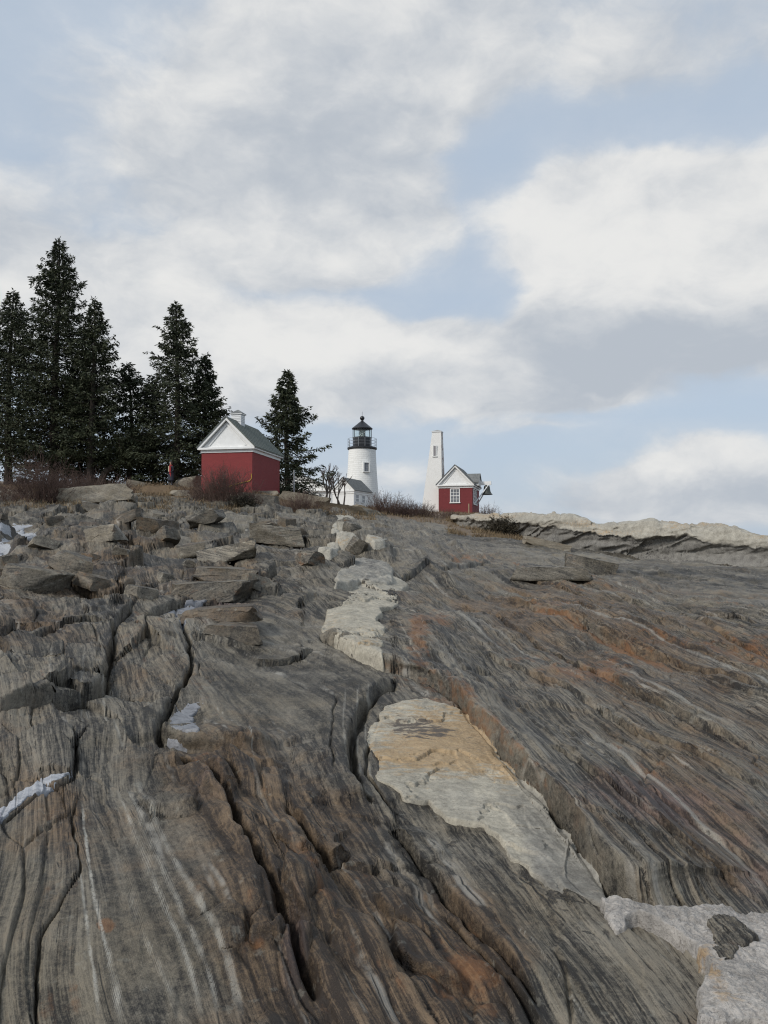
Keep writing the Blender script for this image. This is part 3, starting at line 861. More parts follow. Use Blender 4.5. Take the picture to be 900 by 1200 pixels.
def slab_patch(name, poly_px, mat, rise, dome=0.0, edge=.02, res=260, rough=.012, step=None, extra=None, flat=0.5, jag=.03, lvl=0.0, parent=None, label=None, only_above=False):
    """a body of rock (or snow) whose outline on the ground is the given trace; it stands proud of the rock and its rim goes down into it"""
    W = np.array([list(hit(px, py))[:2] for px, py in poly_px])
    pts = []
    for i in range(len(W)):                     # roughen the outline
        a, b2 = W[i], W[(i + 1) % len(W)]
        for t in np.linspace(0, 1, 6, endpoint=False):
            pts.append(a * (1 - t) + b2 * t)
    W = np.array(pts)
    mg = edge * 2 + .06
    x0, x1, y0, y1 = W[:, 0].min() - mg, W[:, 0].max() + mg, W[:, 1].min() - mg, W[:, 1].max() + mg
    asp = math.sqrt((y1 - y0) / (x1 - x0))
    nx, ny = int(res / asp) + 8, int(res * asp) + 8
    X, Y = np.meshgrid(np.linspace(x0, x1, nx), np.linspace(y0, y1, ny))
    x, y = X.ravel(), Y.ravel()
    size = max(x1 - x0, y1 - y0)
    xs = x + jag * fbm(x * 3 / max(size, .6) * 2.5, y * 3 / max(size, .6) * 2.5, 4, 201)
    ys = y + jag * fbm(x * 3 / max(size, .6) * 2.5, y * 3 / max(size, .6) * 2.5, 4, 207)
    d, sd, fr = line_dist(xs, ys, np.vstack([W, W[:1]]))
    inside = in_poly(xs, ys, W)
    sd = np.where(inside, d, -d)
    zb = terrain(x, y)
    # smooth floor: plane fitted to the rock underneath
    sel = inside if inside.sum() > 10 else np.ones_like(inside)
    Am = np.stack([x[sel], y[sel], np.ones(sel.sum()), (x[sel] - x[sel].mean()) ** 2, (y[sel] - y[sel].mean()) ** 2], 1)
    co = np.linalg.lstsq(Am, zb[sel], rcond=None)[0]
    fit = co[0] * x + co[1] * y + co[2] + co[3] * (x - x[sel].mean()) ** 2 + co[4] * (y - y[sel].mean()) ** 2
    top = zb * (1 - flat) + fit * flat + rise + lvl
    top = top + dome * np.sqrt(np.clip(sd / (size * .3), 0, 1)) + rough * fbm(x * 6 / size, y * 6 / size, 5, 211) + rough * .35 * fbm(x * 40 / size, y * 40 / size, 3, 215)
    if step:
        for (line, hgt) in step:
            L = smooth_line(np.array([list(hit(px, py))[:2] for px, py in line]), 4)
            dd, ss, ff = line_dist(x + .03 * size * fbm(x * 6, y * 6, 3, 3), y + .03 * size * fbm(x * 6, y * 6, 3, 4), L)
            top = top + hgt * np.where(ss > 0, 1, -1) * sst(0, .006, dd) * np.exp(-(dd / .2) ** 2) - abs(hgt) * 1.6 * np.exp(-(dd / (.0022 * size)) ** 2)
    rim = np.clip(-sd / edge, 0, 3)
    z = top - (rise + .10) * sst(-edge * .35, edge, -sd) - rim * .05
    if not only_above:
        z = np.where((sd > edge) & (zb - top < .035), np.maximum(z, zb + .004), z)      # bare top never dips under the sheet
    keep = sd > -edge * 1.7
    px, py = project(x, y, zb)
    at = extra(px, py, x, y) if extra else {}
    me = mesh_grid(name, X, Y, z.reshape(X.shape), {k: v.reshape(X.shape) for k, v in at.items()}, mat, keep.reshape(X.shape))
    o = link(name, me, parent)
    if label:
        o['label'] = label
    return o

def granite_attr(stain=(), dark=(), grey=()):
    def f(px, py, x, y):
        z = np.zeros_like(px)
        return {'stain': np.clip(blobs(px, py, stain) + z, 0, 1.2), 'dark': np.clip(blobs(px, py, dark) + z, 0, 1), 'grey': np.clip(blobs(px, py, grey) + z, 0, 1)}
    return f

slab_patch('dike_slab', [(455, 828), (500, 823), (524, 827), (545, 842), (560, 858), (600, 899), (640, 946), (668, 988), (694, 1032), (722, 1066), (690, 1056), (650, 1044), (622, 1028), (598, 1004), (565, 970), (528, 962),
            (500, 942), (472, 938), (446, 915), (431, 884), (436, 855), (443, 838)], M_GRAN, .014, .006, .016, 420, .010,
           step=[([(432, 893), (450, 890), (480, 889), (505, 884), (530, 883), (555, 890), (575, 905)], .010), ([(470, 938), (500, 915), (512, 902)], .008), ([(610, 1000), (630, 990), (650, 988), (672, 975)], .009), ([(560, 968), (585, 950), (640, 946)], .006), ([(440, 842), (480, 848), (520, 840), (545, 842)], .008)],
           extra=granite_attr([(510, 860, 80, 45, .75), (560, 880, 50, 30, .7), (480, 890, 60, 20, .55), (600, 905, 20, 30, .5)], [(480, 850, 42, 16, 1.0), (510, 862, 45, 10, .9), (560, 880, 25, 14, .6)],
                              [(650, 1020, 60, 50, 1.0), (700, 1050, 30, 30, 1), (560, 940, 60, 20, .5), (630, 960, 40, 40, .55), (562, 925, 7, 16, -.7), (577, 950, 7, 18, -.8), (592, 975, 7, 18, -.9), (606, 1000, 7, 18, -.9), (618, 1025, 7, 18, -.9)]),
           flat=.92, jag=.05, parent=SLOPE, label='long pale granite slab stained ochre at its upper end')
slab_patch('dike_slab', [(396, 712), (404, 702), (402, 690), (412, 684), (440, 679), (460, 680), (476, 689), (470, 704), (463, 714), (447, 718), (441, 728), (452, 745), (448, 757), (453, 777), (430, 774), (408, 762), (397, 750), (373, 738), (384, 726), (384, 716)],
           M_GRAN, .035, .015, .03, 280, .03, step=[([(402, 742), (430, 744), (452, 742)], .02), ([(420, 763), (438, 757), (452, 758)], .02), ([(400, 705), (440, 703), (470, 700)], .02)],
           extra=granite_attr([(430, 755, 30, 16, .5), (390, 735, 20, 10, .4)], [(425, 770, 15, 6, .5)], [(430, 690, 40, 10, .25)]), flat=.85, jag=.06, parent=SLOPE, label='pale granite slab broken off along a ragged lower edge')
slab_patch('dike_slab', [(392, 690), (392, 678), (400, 670), (420, 662), (440, 655), (453, 655), (459, 668), (462, 680), (455, 687), (440, 684), (424, 688), (410, 692)], M_LEDGE, .10, .10, .07, 200, .07,
           extra=granite_attr([(405, 680, 14, 8, .3)], [(435, 672, 20, 10, .9)], [(432, 672, 40, 16, 1.1)]), flat=.8, jag=.08, parent=SLOPE, label='rounded weathered granite hump with a grey streaked cap')
slab_patch('dike_slab', [(393, 604), (402, 601), (413, 602), (420, 613), (416, 626), (423, 637), (414, 645), (402, 643), (395, 636), (392, 622)], M_LEDGE, .16, .06, .08, 150, .08,
           step=[([(393, 613), (405, 612), (418, 614)], .05), ([(394, 624), (406, 626), (417, 624)], .05)], extra=granite_attr([(400, 640, 20, 8, .5)], [], []), flat=.6, jag=.12, parent=SLOPE, label='pale upper end of the granite vein below the crest')
slab_patch('dike_slab', [(374, 645), (384, 638), (394, 641), (398, 650), (388, 655), (378, 652)], M_LEDGE, .12, .05, .07, 90, .06, extra=granite_attr([], [], []), flat=.6, jag=.1, parent=SLOPE, label='small pale granite knob left of the vein')
slab_patch('dike_slab', [(428, 634), (440, 628), (452, 631), (450, 640), (436, 643)], M_LEDGE, .12, .05, .07, 90, .06, extra=granite_attr([(440, 635, 10, 5, .6)], [], []), flat=.6, jag=.1, parent=SLOPE, label='small ochre granite knob right of the vein')
slab_patch('quartz_outcrop', [(706, 1070), (722, 1067), (762, 1070), (805, 1075), (848, 1074), (870, 1085), (905, 1085), (960, 1085), (980, 1200), (940, 1225), (822, 1218), (816, 1185), (826, 1165), (838, 1152), (822, 1138), (818, 1125), (802, 1108), (775, 1098), (750, 1086), (722, 1096), (712, 1086)],
           M_PEG, .05, .012, .02, 320, .016, extra=granite_attr([(820, 1135, 20, 8, .9), (835, 1160, 14, 14, .7), (850, 1190, 20, 20, .5)], [(870, 1140, 20, 12, .5), (850, 1170, 30, 20, .45)], []), flat=.95, jag=.02, parent=SLOPE,
           label='knobbly white quartz outcrop with orange stains')
def rock_attr(tone=.5, brown=.2, rust=.2):
    def f(px, py, x, y):
        zz, A = terrain(x, y, True)
        A['tone'] = np.full_like(x, tone); A['brown'] = np.full_like(x, brown); A['rust'] = np.full_like(x, rust)
        return A
    return f
slab_patch('schist_inclusion', [(830, 1105), (838, 1092), (860, 1096), (888, 1112), (892, 1124), (870, 1134), (848, 1142), (834, 1134), (838, 1118)], M_ROCK, .075, .012, .012, 120, .01, extra=rock_attr(.25), flat=.8, jag=.012, parent=SLOPE, label='dark schist lump caught in the white quartz')

# ------------------------------------------------------------------ granite ledge on the right skyline (overhanging shelf)
def build_ledge():
    keys = [  # px, y top, y lip, y foot, distance
        (528, 604, 607, 612, 56.0), (548, 603, 608, 618, 53.0), (575, 601, 609, 624, 50.5), (600, 600, 611, 630, 49.0), (640, 601, 616, 640, 46.0), (675, 602, 621, 647, 44.0), (690, 606, 623, 648, 43.0),
        (700, 613, 625, 649, 42.4), (720, 613, 626, 650, 41.5), (745, 611, 630, 651, 40.5), (770, 607, 629, 653, 39.5), (790, 611, 628, 654, 39.0), (805, 614, 626, 655, 38.5), (825, 614, 634, 656, 38.0),
        (850, 613, 638, 657, 37.0), (862, 617, 638, 657, 36.5), (885, 622, 640, 657, 35.6), (920, 628, 643, 660, 34.5), (980, 636, 650, 668, 33.0)]
    K = np.array(keys, float)
    NT_, NS = 420, 64
    px = np.linspace(K[0, 0], K[-1, 0], NT_)
    top, lip, foot, D = (np.interp(px, K[:, 0], K[:, i]) for i in (1, 2, 3, 4))
    lip = lip + 3.0 * gn(px * .09, px * 0, 401) + 1.5 * gn(px * .3, px * 0, 402)
    top = top + 1.6 * gn(px * .07, px * 0, 403) + 1.3 * np.round(1.3 * gn(px * .11, px * 0, 404))
    yh = 645.
    zt = (yh - top) / FOC * D; zl = (yh - lip) / FOC * D; zf = (yh - foot) / FOC * D
    X = np.zeros((NS, NT_)); Y = X.copy(); Z = X.copy(); low = X.copy()
    for i in range(NT_):
        th = zt[i] - zl[i]
        sec = [(6.0, zt[i] - 1.6), (4.0, zt[i] - .25), (2.0, zt[i] - .02), (.9, zt[i]), (.45, zt[i] - th * .12), (.12, zt[i] - th * .55), (0, zl[i] + th * .05), (.05, zl[i] - .04), (.22, zl[i] - .10), (.45, zl[i] * .6 + zf[i] * .4), (.5, zf[i] * .8 + zl[i] * .2), (.2, zf[i] - .4)]
        sy = np.array([q[0] for q in sec]); sz = np.array([q[1] for q in sec])
        par = np.array([0, .10, .22, .32, .40, .50, .60, .64, .70, .82, .92, 1.0])
        t = np.linspace(0, 1, NS)
        yy = np.interp(t, par, sy); zz = np.interp(t, par, sz)
        Y[:, i] = D[i] + yy
        X[:, i] = (px[i] - CX) / FOC * D[i] + yy * .15
        Z[:, i] = zz
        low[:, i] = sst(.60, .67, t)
    flat = X * 1.1 + Y * .4
    r1 = fbm(flat * .7, Z * 1.6, 4, 411); r2 = fbm(flat * 2.6, Z * 3.5 + Y * .8, 3, 415)
    cx, cy, lx, ly, gap = voro(flat / .9 + .3 * r1, (Z * 1.4 + Y * .5) / .8, 418)
    off = (hsh(cx, cy, 419) - .5) * .6 * sst(0, .15, gap) - .12 * (1 - sst(0, .12, gap))
    Y = Y + (.35 * r1 + .10 * r2 + off * (.4 + .8 * low)) * np.linspace(.2, 1, NS)[:, None]
    Z = Z + .05 * r2 + .10 * fbm(flat * .9, Y * .9, 3, 421) * (1 - low) * .8
    px2 = np.repeat(px[None], NS, 0)
    at = {'stain': np.clip(.25 + .5 * fbm(flat * .8, Z * 2, 3, 431) - .5 * low, 0, 1), 'dark': np.clip(.15 + .3 * fbm(flat * .6, Y * .5, 3, 433) + low * .5, 0, 1), 'grey': np.clip(low * 1.3 + .1, 0, 1.25)}  # below the lip: darker schist, plus the overhang's shade put into the colour
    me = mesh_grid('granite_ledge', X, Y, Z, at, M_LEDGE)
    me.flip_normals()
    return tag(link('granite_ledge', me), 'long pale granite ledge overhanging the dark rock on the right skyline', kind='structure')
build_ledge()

# ------------------------------------------------------------------ loose rocks
def rock_mesh(name, size, seed, mat, sub=4, cuts=11, rough=.06, flat=.35, tone=.5, brown=.2, rust=.3):
    """an angular block: a ball cut by planes, bedded, then weathered"""
    rng = random.Random(seed)
    bm = bmesh.new()
    bmesh.ops.create_icosphere(bm, subdivisions=sub, radius=1.0)
    planes = [(Vector((0, 0, 1)), flat + .25), (Vector((0, 0, -1)), .6)]
    for ax in (Vector((1, 0, 0)), Vector((-1, 0, 0)), Vector((0, 1, 0)), Vector((0, -1, 0))):
        n = (ax + Vector((rng.uniform(-.35, .35), rng.uniform(-.35, .35), rng.uniform(-.25, .35)))).normalized()
        planes.append((n, rng.uniform(.62, .86)))
    for i in range(cuts):
        n = Vector((rng.gauss(0, 1), rng.gauss(0, 1), rng.gauss(0, .8))).normalized()
        planes.append((n, rng.uniform(.78, 1.12)))
    o = Vector((rng.uniform(0, 50), rng.uniform(0, 50), rng.uniform(0, 50)))
    beds = Vector((rng.uniform(-.5, .5), rng.uniform(-.4, .4), 1)).normalized()
    P = []
    for vt in bm.verts:
        p = vt.co.copy()
        p = p / (abs(p.x) ** 5 + abs(p.y) ** 5 + abs(p.z) ** 5) ** .2
        for n, d in planes:
            e = p.dot(n) - d
            if e > 0:
                p -= n * e
        k = 1 + rough * 1.2 * mnoise.fractal(p * 1.7 + o, 1.0, 2.0, 3) + rough * .4 * mnoise.noise(Vector((p.dot(beds) * 12, p.x * .8, p.y * .8)) + o)
        p = p * k
        vt.co = Vector((p.x * size[0], p.y * size[1], p.z * size[2]))
        P.append((vt.co.dot(beds), vt.co.x))
    me = bpy.data.meshes.new(name)
    bm.to_mesh(me)
    bm.free()
    for q in me.polygons:
        q.use_smooth = True
    n = len(P)
    for k, a in (('strat', [q[0] * .7 + seed for q in P]), ('along', [q[1] for q in P]), ('tone', [tone] * n), ('brown', [brown] * n), ('rust', [rust] * n), ('sleek', [.35] * n), ('purple', [0.0] * n), ('pale', [0.0] * n)):
        A = me.attributes.new(k, 'FLOAT', 'POINT')
        A.data.foreach_set('value', a)
    me.materials.append(mat)
    me.set_sharp_from_angle(angle=math.radians(38))
    return me

def rock(name, label, cat, px, py, wpx, hpx, seed, mat=None, D=None, depth=1.0, yaw=0., roll=0., tilt=0., sub=4, sink=.42, group=None, **kw):
    """px,py: foot of the rock in the photograph; D: distance when it stands beyond the crest seen in front of it"""
    if D is None:
        p = hit(px, py)
    else:
        x = col_at(px, D)
        p = Vector((x, D, ground(x, D)))
    sx = wpx / FOC * p.y / 2 * 1.25
    sz = hpx / FOC * p.y / 2 * 1.35
    me = rock_mesh(name, (sx, max(sx * depth, sz * .9), sz), seed, mat or M_BOULDER, sub, **kw)
    o = link(name, me)
    o.location = (p.x, p.y + sx * depth * .35, p.z + sz * (.74 - sink))
    o.rotation_euler = (tilt, roll, yaw)
    return tag(o, label, cat, group)

def build_rocks():
    R = rock
    R('boulder', 'broad pale grey slab tilted on the left crest below the brown bushes', 'boulder', 112, 599, 78, 26, 1, M_PALE, depth=.8, roll=-.12, tilt=-.25, D=44, tone=.75, cuts=5)
    R('flat_rock', 'thin flat slab jutting left under the broad pale slab', 'rock', 85, 609, 62, 12, 2, M_PALE, depth=.7, roll=.08, D=39, tone=.6, cuts=4)
    R('flat_rock', 'short dark slab leaning at the right end of the thin flat slab', 'rock', 112, 612, 34, 12, 3, M_BOULDER, depth=.8, roll=.25, D=38.5, cuts=6)
    R('boulder', 'rounded pale lichened boulder between the person and the oil house', 'boulder', 219, 570, 32, 21, 4, M_PALE, D=57.5, depth=.7, roll=-.18, tone=.8)
    R('flat_rock', 'long grey slab propped beneath the spruces left of the person', 'rock', 172, 570, 40, 11, 5, M_PALE, D=58, depth=.6, roll=.2, tone=.5, cuts=5)
    R('flat_rock', 'whitish rock with a bright top in front of the person', 'rock', 210, 578, 24, 9, 6, M_PALE, D=53, depth=.8, tone=.9)
    R('flat_rock', 'long table slab jutting out below the small white gabled building', 'rock', 408, 606, 72, 13, 7, M_WARM, D=51.5, depth=.45, roll=.14, tone=.5, cuts=4)
    R('flat_rock', 'wedge of ochre rock lying on the table slab before the lighthouse', 'rock', 430, 604, 42, 14, 8, M_WARM, D=53.0, depth=.6, roll=.38, tone=.6, cuts=5)
    R('boulder', 'low ochre rock bank below the lone spruce', 'boulder', 352, 591, 60, 18, 9, M_WARM, D=53.5, depth=.6, roll=.15, tone=.6)
    R('boulder', 'smooth grey rock at the foot of the oil house front corner', 'boulder', 305, 596, 46, 20, 10, M_BOULDER, D=50, depth=.7, roll=.1, tone=.5)
    R('rock', 'white painted stone footing block at the oil house side', 'rock', 315, 580, 24, 7, 11, M_PALE, D=54.5, depth=.5, tone=1.0)
    R('boulder', 'layered pale outcrop block below the bush right of the oil house', 'boulder', 326, 634, 66, 26, 12, M_PALE, depth=.7, roll=.12, tone=.55, cuts=4)
    R('flat_rock', 'pale squarish granite block in the vein below the crest', 'rock', 405, 622, 22, 16, 13, M_LEDGE, depth=.7, roll=.05)
    R('rock', 'leaning dark grey shard beside the pale granite block', 'rock', 419, 648, 20, 26, 15, M_BOULDER, depth=.5, roll=.55)
    R('flat_rock', 'dark tilted slab casting a shadow on the right pavement', 'rock', 694, 668, 62, 26, 16, M_BOULDER, sink=.5, depth=.55, roll=.22, tone=.3, cuts=4, flat=.2)
    R('flat_rock', 'flat grey block lying left of the dark tilted slab', 'rock', 642, 674, 82, 22, 17, M_BOULDER, sink=.55, depth=.5, roll=.0, tone=.5, cuts=4, flat=.2)
    R('flat_rock', 'thin pale slab sloping below the granite ledge', 'rock', 640, 646, 56, 12, 18, M_WARM, depth=.5, roll=.22, tone=.6, cuts=4, D=41)
    R('flat_rock', 'pale block at the right edge under the granite ledge', 'rock', 885, 657, 40, 9, 19, M_WARM, depth=.6, roll=-.1, tone=.8)
    R('flat_rock', 'reddish flat slab above the large ice patch', 'rock', 258, 724, 78, 28, 20, M_BOULDER, sink=.5, depth=.8, roll=-.08, brown=.7, rust=.2, tone=.4, cuts=4, flat=.15)
    R('flat_rock', 'dark blunt block below the reddish flat slab', 'rock', 274, 746, 58, 28, 21, M_BOULDER, sink=.5, depth=.8, roll=.05, brown=.5, tone=.35, cuts=5, flat=.2)
    R('flat_rock', 'dark overhanging ledge slab above the large ice patch', 'rock', 240, 699, 96, 32, 22, M_BOULDER, sink=.5, depth=.7, roll=-.05, tone=.35, brown=.4, cuts=5, flat=.2)
    R('flat_rock', 'upper slab stacked on the dark overhanging ledge', 'rock', 262, 677, 86, 24, 23, M_BOULDER, sink=.5, depth=.8, roll=.04, tone=.4, brown=.5, cuts=4, flat=.2)
    R('boulder', 'tilted striped block left of centre among the tumbled rocks', 'boulder', 265, 655, 60, 24, 24, M_PALE, depth=.7, roll=-.2, tone=.5, cuts=5)
    R('boulder', 'big layered block leaning at the far left', 'boulder', 85, 668, 46, 34, 25, M_BOULDER, sink=.55, depth=.7, roll=.4, tone=.45, brown=.4, cuts=5)
    R('boulder', 'grey domed rock at the left edge below the snow', 'boulder', 32, 682, 70, 34, 26, M_BOULDER, sink=.6, depth=.7, roll=.2, tone=.5)
    R('rock', 'grey upright block below the broad pale slab', 'rock', 120, 632, 44, 24, 27, M_PALE, depth=.8, roll=-.15, tone=.65)
    R('boulder', 'brown lumpy rock below the oil house bush', 'boulder', 180, 622, 46, 22, 28, M_BOULDER, depth=.8, roll=.1, tone=.4, brown=.6)
    R('boulder', 'dark split rock under the oil house bush', 'boulder', 240, 612, 40, 18, 29, M_BOULDER, depth=.8, roll=-.25, tone=.3)
    rng = random.Random(77)
    n = 0
    for i in range(36):                                  # rubble among the ledges, nothing tells one piece from the next
        px = rng.uniform(0, 430); py = rng.uniform(604, 700) if px < 320 else rng.uniform(612, 665)
        if rng.random() < (py - 604) / 150:
            continue
        w = rng.uniform(12, 34) * (1 + (py - 640) / 250)
        rock('rock', 'grey angular rock fragment among the tumbled ledges on the left slope', 'rock', px, py, w, w * rng.uniform(.45, .8), 100 + i, M_PALE if rng.random() < .35 else M_BOULDER, depth=rng.uniform(.6, 1), yaw=rng.uniform(-1, 1), roll=rng.uniform(-.4, .4), tilt=rng.uniform(-.3, .2),
             sub=3, sink=.55, group='tumbled rock fragments', tone=rng.uniform(.25, .7), brown=rng.uniform(0, .7), rust=rng.uniform(0, .6))
        n += 1
build_rocks()

# ------------------------------------------------------------------ snow and ice
def snow_material(name, col, rough, dirty):
    m, N, b = new_mat(name)
    geo = N.n('ShaderNodeNewGeometry')
    n = N.noise(N.vm('MULTIPLY', geo.outputs['Position'], (1., 3.5, 2.)), 9, 6, .65)
    c = N.mix(N.ramp(n, .45, .75), col, dirty)
    N.put(b.inputs['Base Color'], c)
    b.inputs['Roughness'].default_value = rough
    bp = N.n('ShaderNodeBump'); bp.inputs['Strength'].default_value = .5; bp.inputs['Distance'].default_value = .03
    N.put(bp.inputs['Height'], n)
    N.t.links.new(bp.outputs[0], b.inputs['Normal'])
    return m
M_SNOW = snow_material('old_snow', rgb(.36, .37, .39), .8, rgb(.15, .155, .165))
M_ICE = snow_material('grey_ice', rgb(.21, .215, .23), .5, rgb(.075, .075, .08))
def snow(poly, label, mat, rise=.03, cat='snow', name='snow_patch', res=120, flat=.35, edge=.03, jag=.04):
    o = slab_patch(name, poly, mat, rise, .0, edge, res, .004, flat=flat, jag=jag, only_above=True)
    tag(o, label, cat)
snow([(-10, 613), (20, 612), (40, 615), (30, 619), (8, 622), (-10, 620)], 'white snow strip at the left edge below the bushes', M_SNOW, .03, edge=.08, jag=.2)
snow([(12, 626), (22, 621), (42, 625), (34, 631), (18, 633)], 'small white snow patch right of the left-edge strip', M_SNOW, .03, edge=.08, jag=.15)
snow([(-10, 634), (10, 634), (14, 641), (6, 650), (-10, 655)], 'lowest snow patch in the rocks at the left edge', M_SNOW, .03, edge=.08, jag=.15)
snow([(152, 722), (165, 712), (195, 709), (215, 707), (240, 700), (243, 704), (226, 714), (232, 720), (222, 731), (208, 728), (200, 722), (180, 722), (160, 728), (148, 729)], 'large pale ice sheet frozen in the hollow left of centre', M_ICE, .008, 'ice', 'ice_patch', 200, .4)
snow([(262, 725), (275, 722), (286, 723), (276, 727), (266, 728)], 'thin snow streak under the reddish flat slab', M_SNOW, .02, edge=.04)
snow([(198, 828), (215, 820), (240, 822), (236, 832), (222, 842), (236, 856), (214, 862), (196, 850)], 'grey ice film in the lower hollow by the brown rock', M_ICE, .008, 'ice', 'ice_patch', 160, .4, .02, .03)
snow([(-15, 962), (-10, 950), (20, 932), (50, 916), (78, 906), (84, 908), (66, 918), (40, 932), (18, 950), (2, 966)], 'ribbon of grey snow lying in a crack at the left edge', M_SNOW, .008, res=200, flat=.3, edge=.015, jag=.02)

# ------------------------------------------------------------------ generic mesh building for made things
class MB:
    def __init__(self):
        self.v = []; self.f = []
    def box(self, x0, x1, y0, y1, z0, z1):
        b = len(self.v)
        self.v += [(x0, y0, z0), (x1, y0, z0), (x1, y1, z0), (x0, y1, z0), (x0, y0, z1), (x1, y0, z1), (x1, y1, z1), (x0, y1, z1)]
        self.f += [tuple(b + i for i in q) for q in ((0, 3, 2, 1), (4, 5, 6, 7), (0, 1, 5, 4), (1, 2, 6, 5), (2, 3, 7, 6), (3, 0, 4, 7))]
        return self
    def frustum(self, bot, top):
        """two quads of four points each, counter-clockwise from above"""
        b = len(self.v)
        self.v += list(bot) + list(top)
        self.f += [tuple(b + i for i in q) for q in ((0, 3, 2, 1), (4, 5, 6, 7), (0, 1, 5, 4), (1, 2, 6, 5), (2, 3, 7, 6), (3, 0, 4, 7))]
        return self
    def prism(self, poly, d0, d1, axis='y'):
        """polygon in (x,z) swept along y, or in (y,z) swept along x"""
        b = len(self.v); n = len(poly)
        for d in (d0, d1):
            for (p, z) in poly:
                self.v.append((p, d, z) if axis == 'y' else (d, p, z))
        self.f.append(tuple(b + i for i in range(n))[::-1] if axis == 'x' else tuple(b + i for i in range(n)))
        self.f.append(tuple(b + n + i for i in range(n)) if axis == 'x' else tuple(b + n + i for i in range(n))[::-1])
        for i in range(n):
            j = (i + 1) % n
            q = (b + i, b + n + i, b + n + j, b + j)
            self.f.append(q if axis == 'y' else q[::-1])
        return self
    def bar(self, p, q, r, n=6):
        p, q = Vector(p), Vector(q)
        d = (q - p).normalized()
        a = d.orthogonal().normalized(); c = d.cross(a)
        b = len(self.v)
        for e in (p, q):
            for i in range(n):
                t = 2 * math.pi * i / n
                self.v.append(tuple(e + (a * math.cos(t) + c * math.sin(t)) * r))
        for i in range(n):
            j = (i + 1) % n
            self.f.append((b + i, b + j, b + n + j, b + n + i))
        self.f.append(tuple(b + i for i in range(n))[::-1]); self.f.append(tuple(b + n + i for i in range(n)))
        return self
    def lathe(self, prof, n=32, phase=0.0, closed=True):
        b = len(self.v)
        for (r, z) in prof:
            for i in range(n):
                t = 2 * math.pi * i / n + phase
                self.v.append((r * math.cos(t), r * math.sin(t), z))
        for k in range(len(prof) - 1):
            for i in range(n):
                j = (i + 1) % n
                self.f.append((b + k * n + i, b + k * n + j, b + (k + 1) * n + j, b + (k + 1) * n + i))
        if closed:
            self.f.append(tuple(b + i for i in range(n))[::-1])
            self.f.append(tuple(b + (len(prof) - 1) * n + i for i in range(n)))
        return self
    def build(self, name, mat, parent=None, smooth=False, bevel=0.0):
        me = bpy.data.meshes.new(name)
        me.from_pydata(self.v, [], self.f)
        me.materials.append(mat)
        if smooth:
            for p in me.polygons:
                p.use_smooth = True
            me.set_sharp_from_angle(angle=math.radians(40))
        o = link(name, me, parent)
        if bevel:
            m = o.modifiers.new('bevel', 'BEVEL'); m.width = bevel; m.segments = 2; m.limit_method = 'ANGLE'
        return o

def brick_material(name, c1, c2, mortar, scale, rough=.75, chips=None, bump=.25):
    m, N, b = new_mat(name)
    tc = N.n('ShaderNodeTexCoord')
    sep = N.n('ShaderNodeSeparateXYZ'); N.put(sep.inputs[0], tc.outputs['Object'])
    geo = N.n('ShaderNodeNewGeometry')
    vec = N.xyz(N.m('ADD', sep.outputs[0], sep.outputs[1]), sep.outputs[2], 0.0)
    br = N.n('ShaderNodeTexBrick')
    N.put(br.inputs['Vector'], vec)
    br.inputs['Color1'].default_value = c1; br.inputs['Color2'].default_value = c2; br.inputs['Mortar'].default_value = mortar
    br.inputs['Scale'].default_value = scale
    br.inputs['Mortar Size'].default_value = .012
    br.inputs['Brick Width'].default_value = .22; br.inputs['Row Height'].default_value = .075
    n = N.noise(tc.outputs['Object'], 1.6, 6, .65)
    c = N.mix(N.m('MULTIPLY', N.ramp(n, .45, .8), .3), br.outputs['Color'], tuple(q * .68 for q in c1[:3]) + (1,))
    if chips:
        ch = N.ramp(N.noise(N.vm('MULTIPLY', tc.outputs['Object'], (1., 1., 2.6)), 2.4, 4, .7), .70, .735)
        c = N.mix(ch, c, chips)
    N.put(b.inputs['Base Color'], c)
    b.inputs['Roughness'].default_value = rough
    bp = N.n('ShaderNodeBump'); bp.inputs['Strength'].default_value = bump; bp.inputs['Distance'].default_value = .01
    N.put(bp.inputs['Height'], br.outputs['Fac']); bp.invert = True
    N.t.links.new(bp.outputs[0], b.inputs['Normal'])
    return m

M_RED = brick_material('red_painted_brick', rgb(.215, .026, .027), rgb(.245, .032, .031), rgb(.19, .025, .026), 1.0)
M_RED2 = brick_material('worn_red_painted_brick', rgb(.17, .022, .025), rgb(.20, .028, .030), rgb(.15, .022, .025), 1.0, chips=rgb(.55, .42, .4))
M_WHITEBRICK = brick_material('white_painted_brick', rgb(.80, .79, .76), rgb(.82, .81, .78), rgb(.74, .73, .70), 1.0, bump=.35)
M_RUBBLE = brick_material('whitewashed_rubble', rgb(.83, .83, .80), rgb(.85, .85, .82), rgb(.76, .76, .73), .34, bump=.5)
M_WHITE = plain('white_painted_wood', rgb(.80, .80, .78), .5, .05, 2.0)
M_WHITE_DULL = plain('dull_white_clapboard', rgb(.70, .71, .71), .6, .08, 2.0)
M_BLACK = plain('black_painted_iron', rgb(.018, .019, .022), .42, .2, 4.0)
M_SLATE = plain('green_grey_shingle', rgb(.13, .145, .125), .85, .25, 5.0, .5, 18)
M_SLATE2 = plain('grey_shingle', rgb(.16, .165, .16), .85, .22, 5.0, .5, 18)
M_BRONZE = plain('weathered_bronze', rgb(.075, .08, .07), .5, .3, 6.0, 0, 30, .6)
M_DARKGLASS = plain('dark_window_glass', rgb(.16, .17, .185), .12, .2, 2.0)
M_YELLOW = plain('yellow_rope', rgb(.55, .38, .04), .7)
M_GREYPOST = plain('galvanised_post', rgb(.30, .31, .32), .5, .1, 5, 0, 30, .3)
M_LEDGEPOST = plain('weathered_post', rgb(.34, .29, .18), .8)
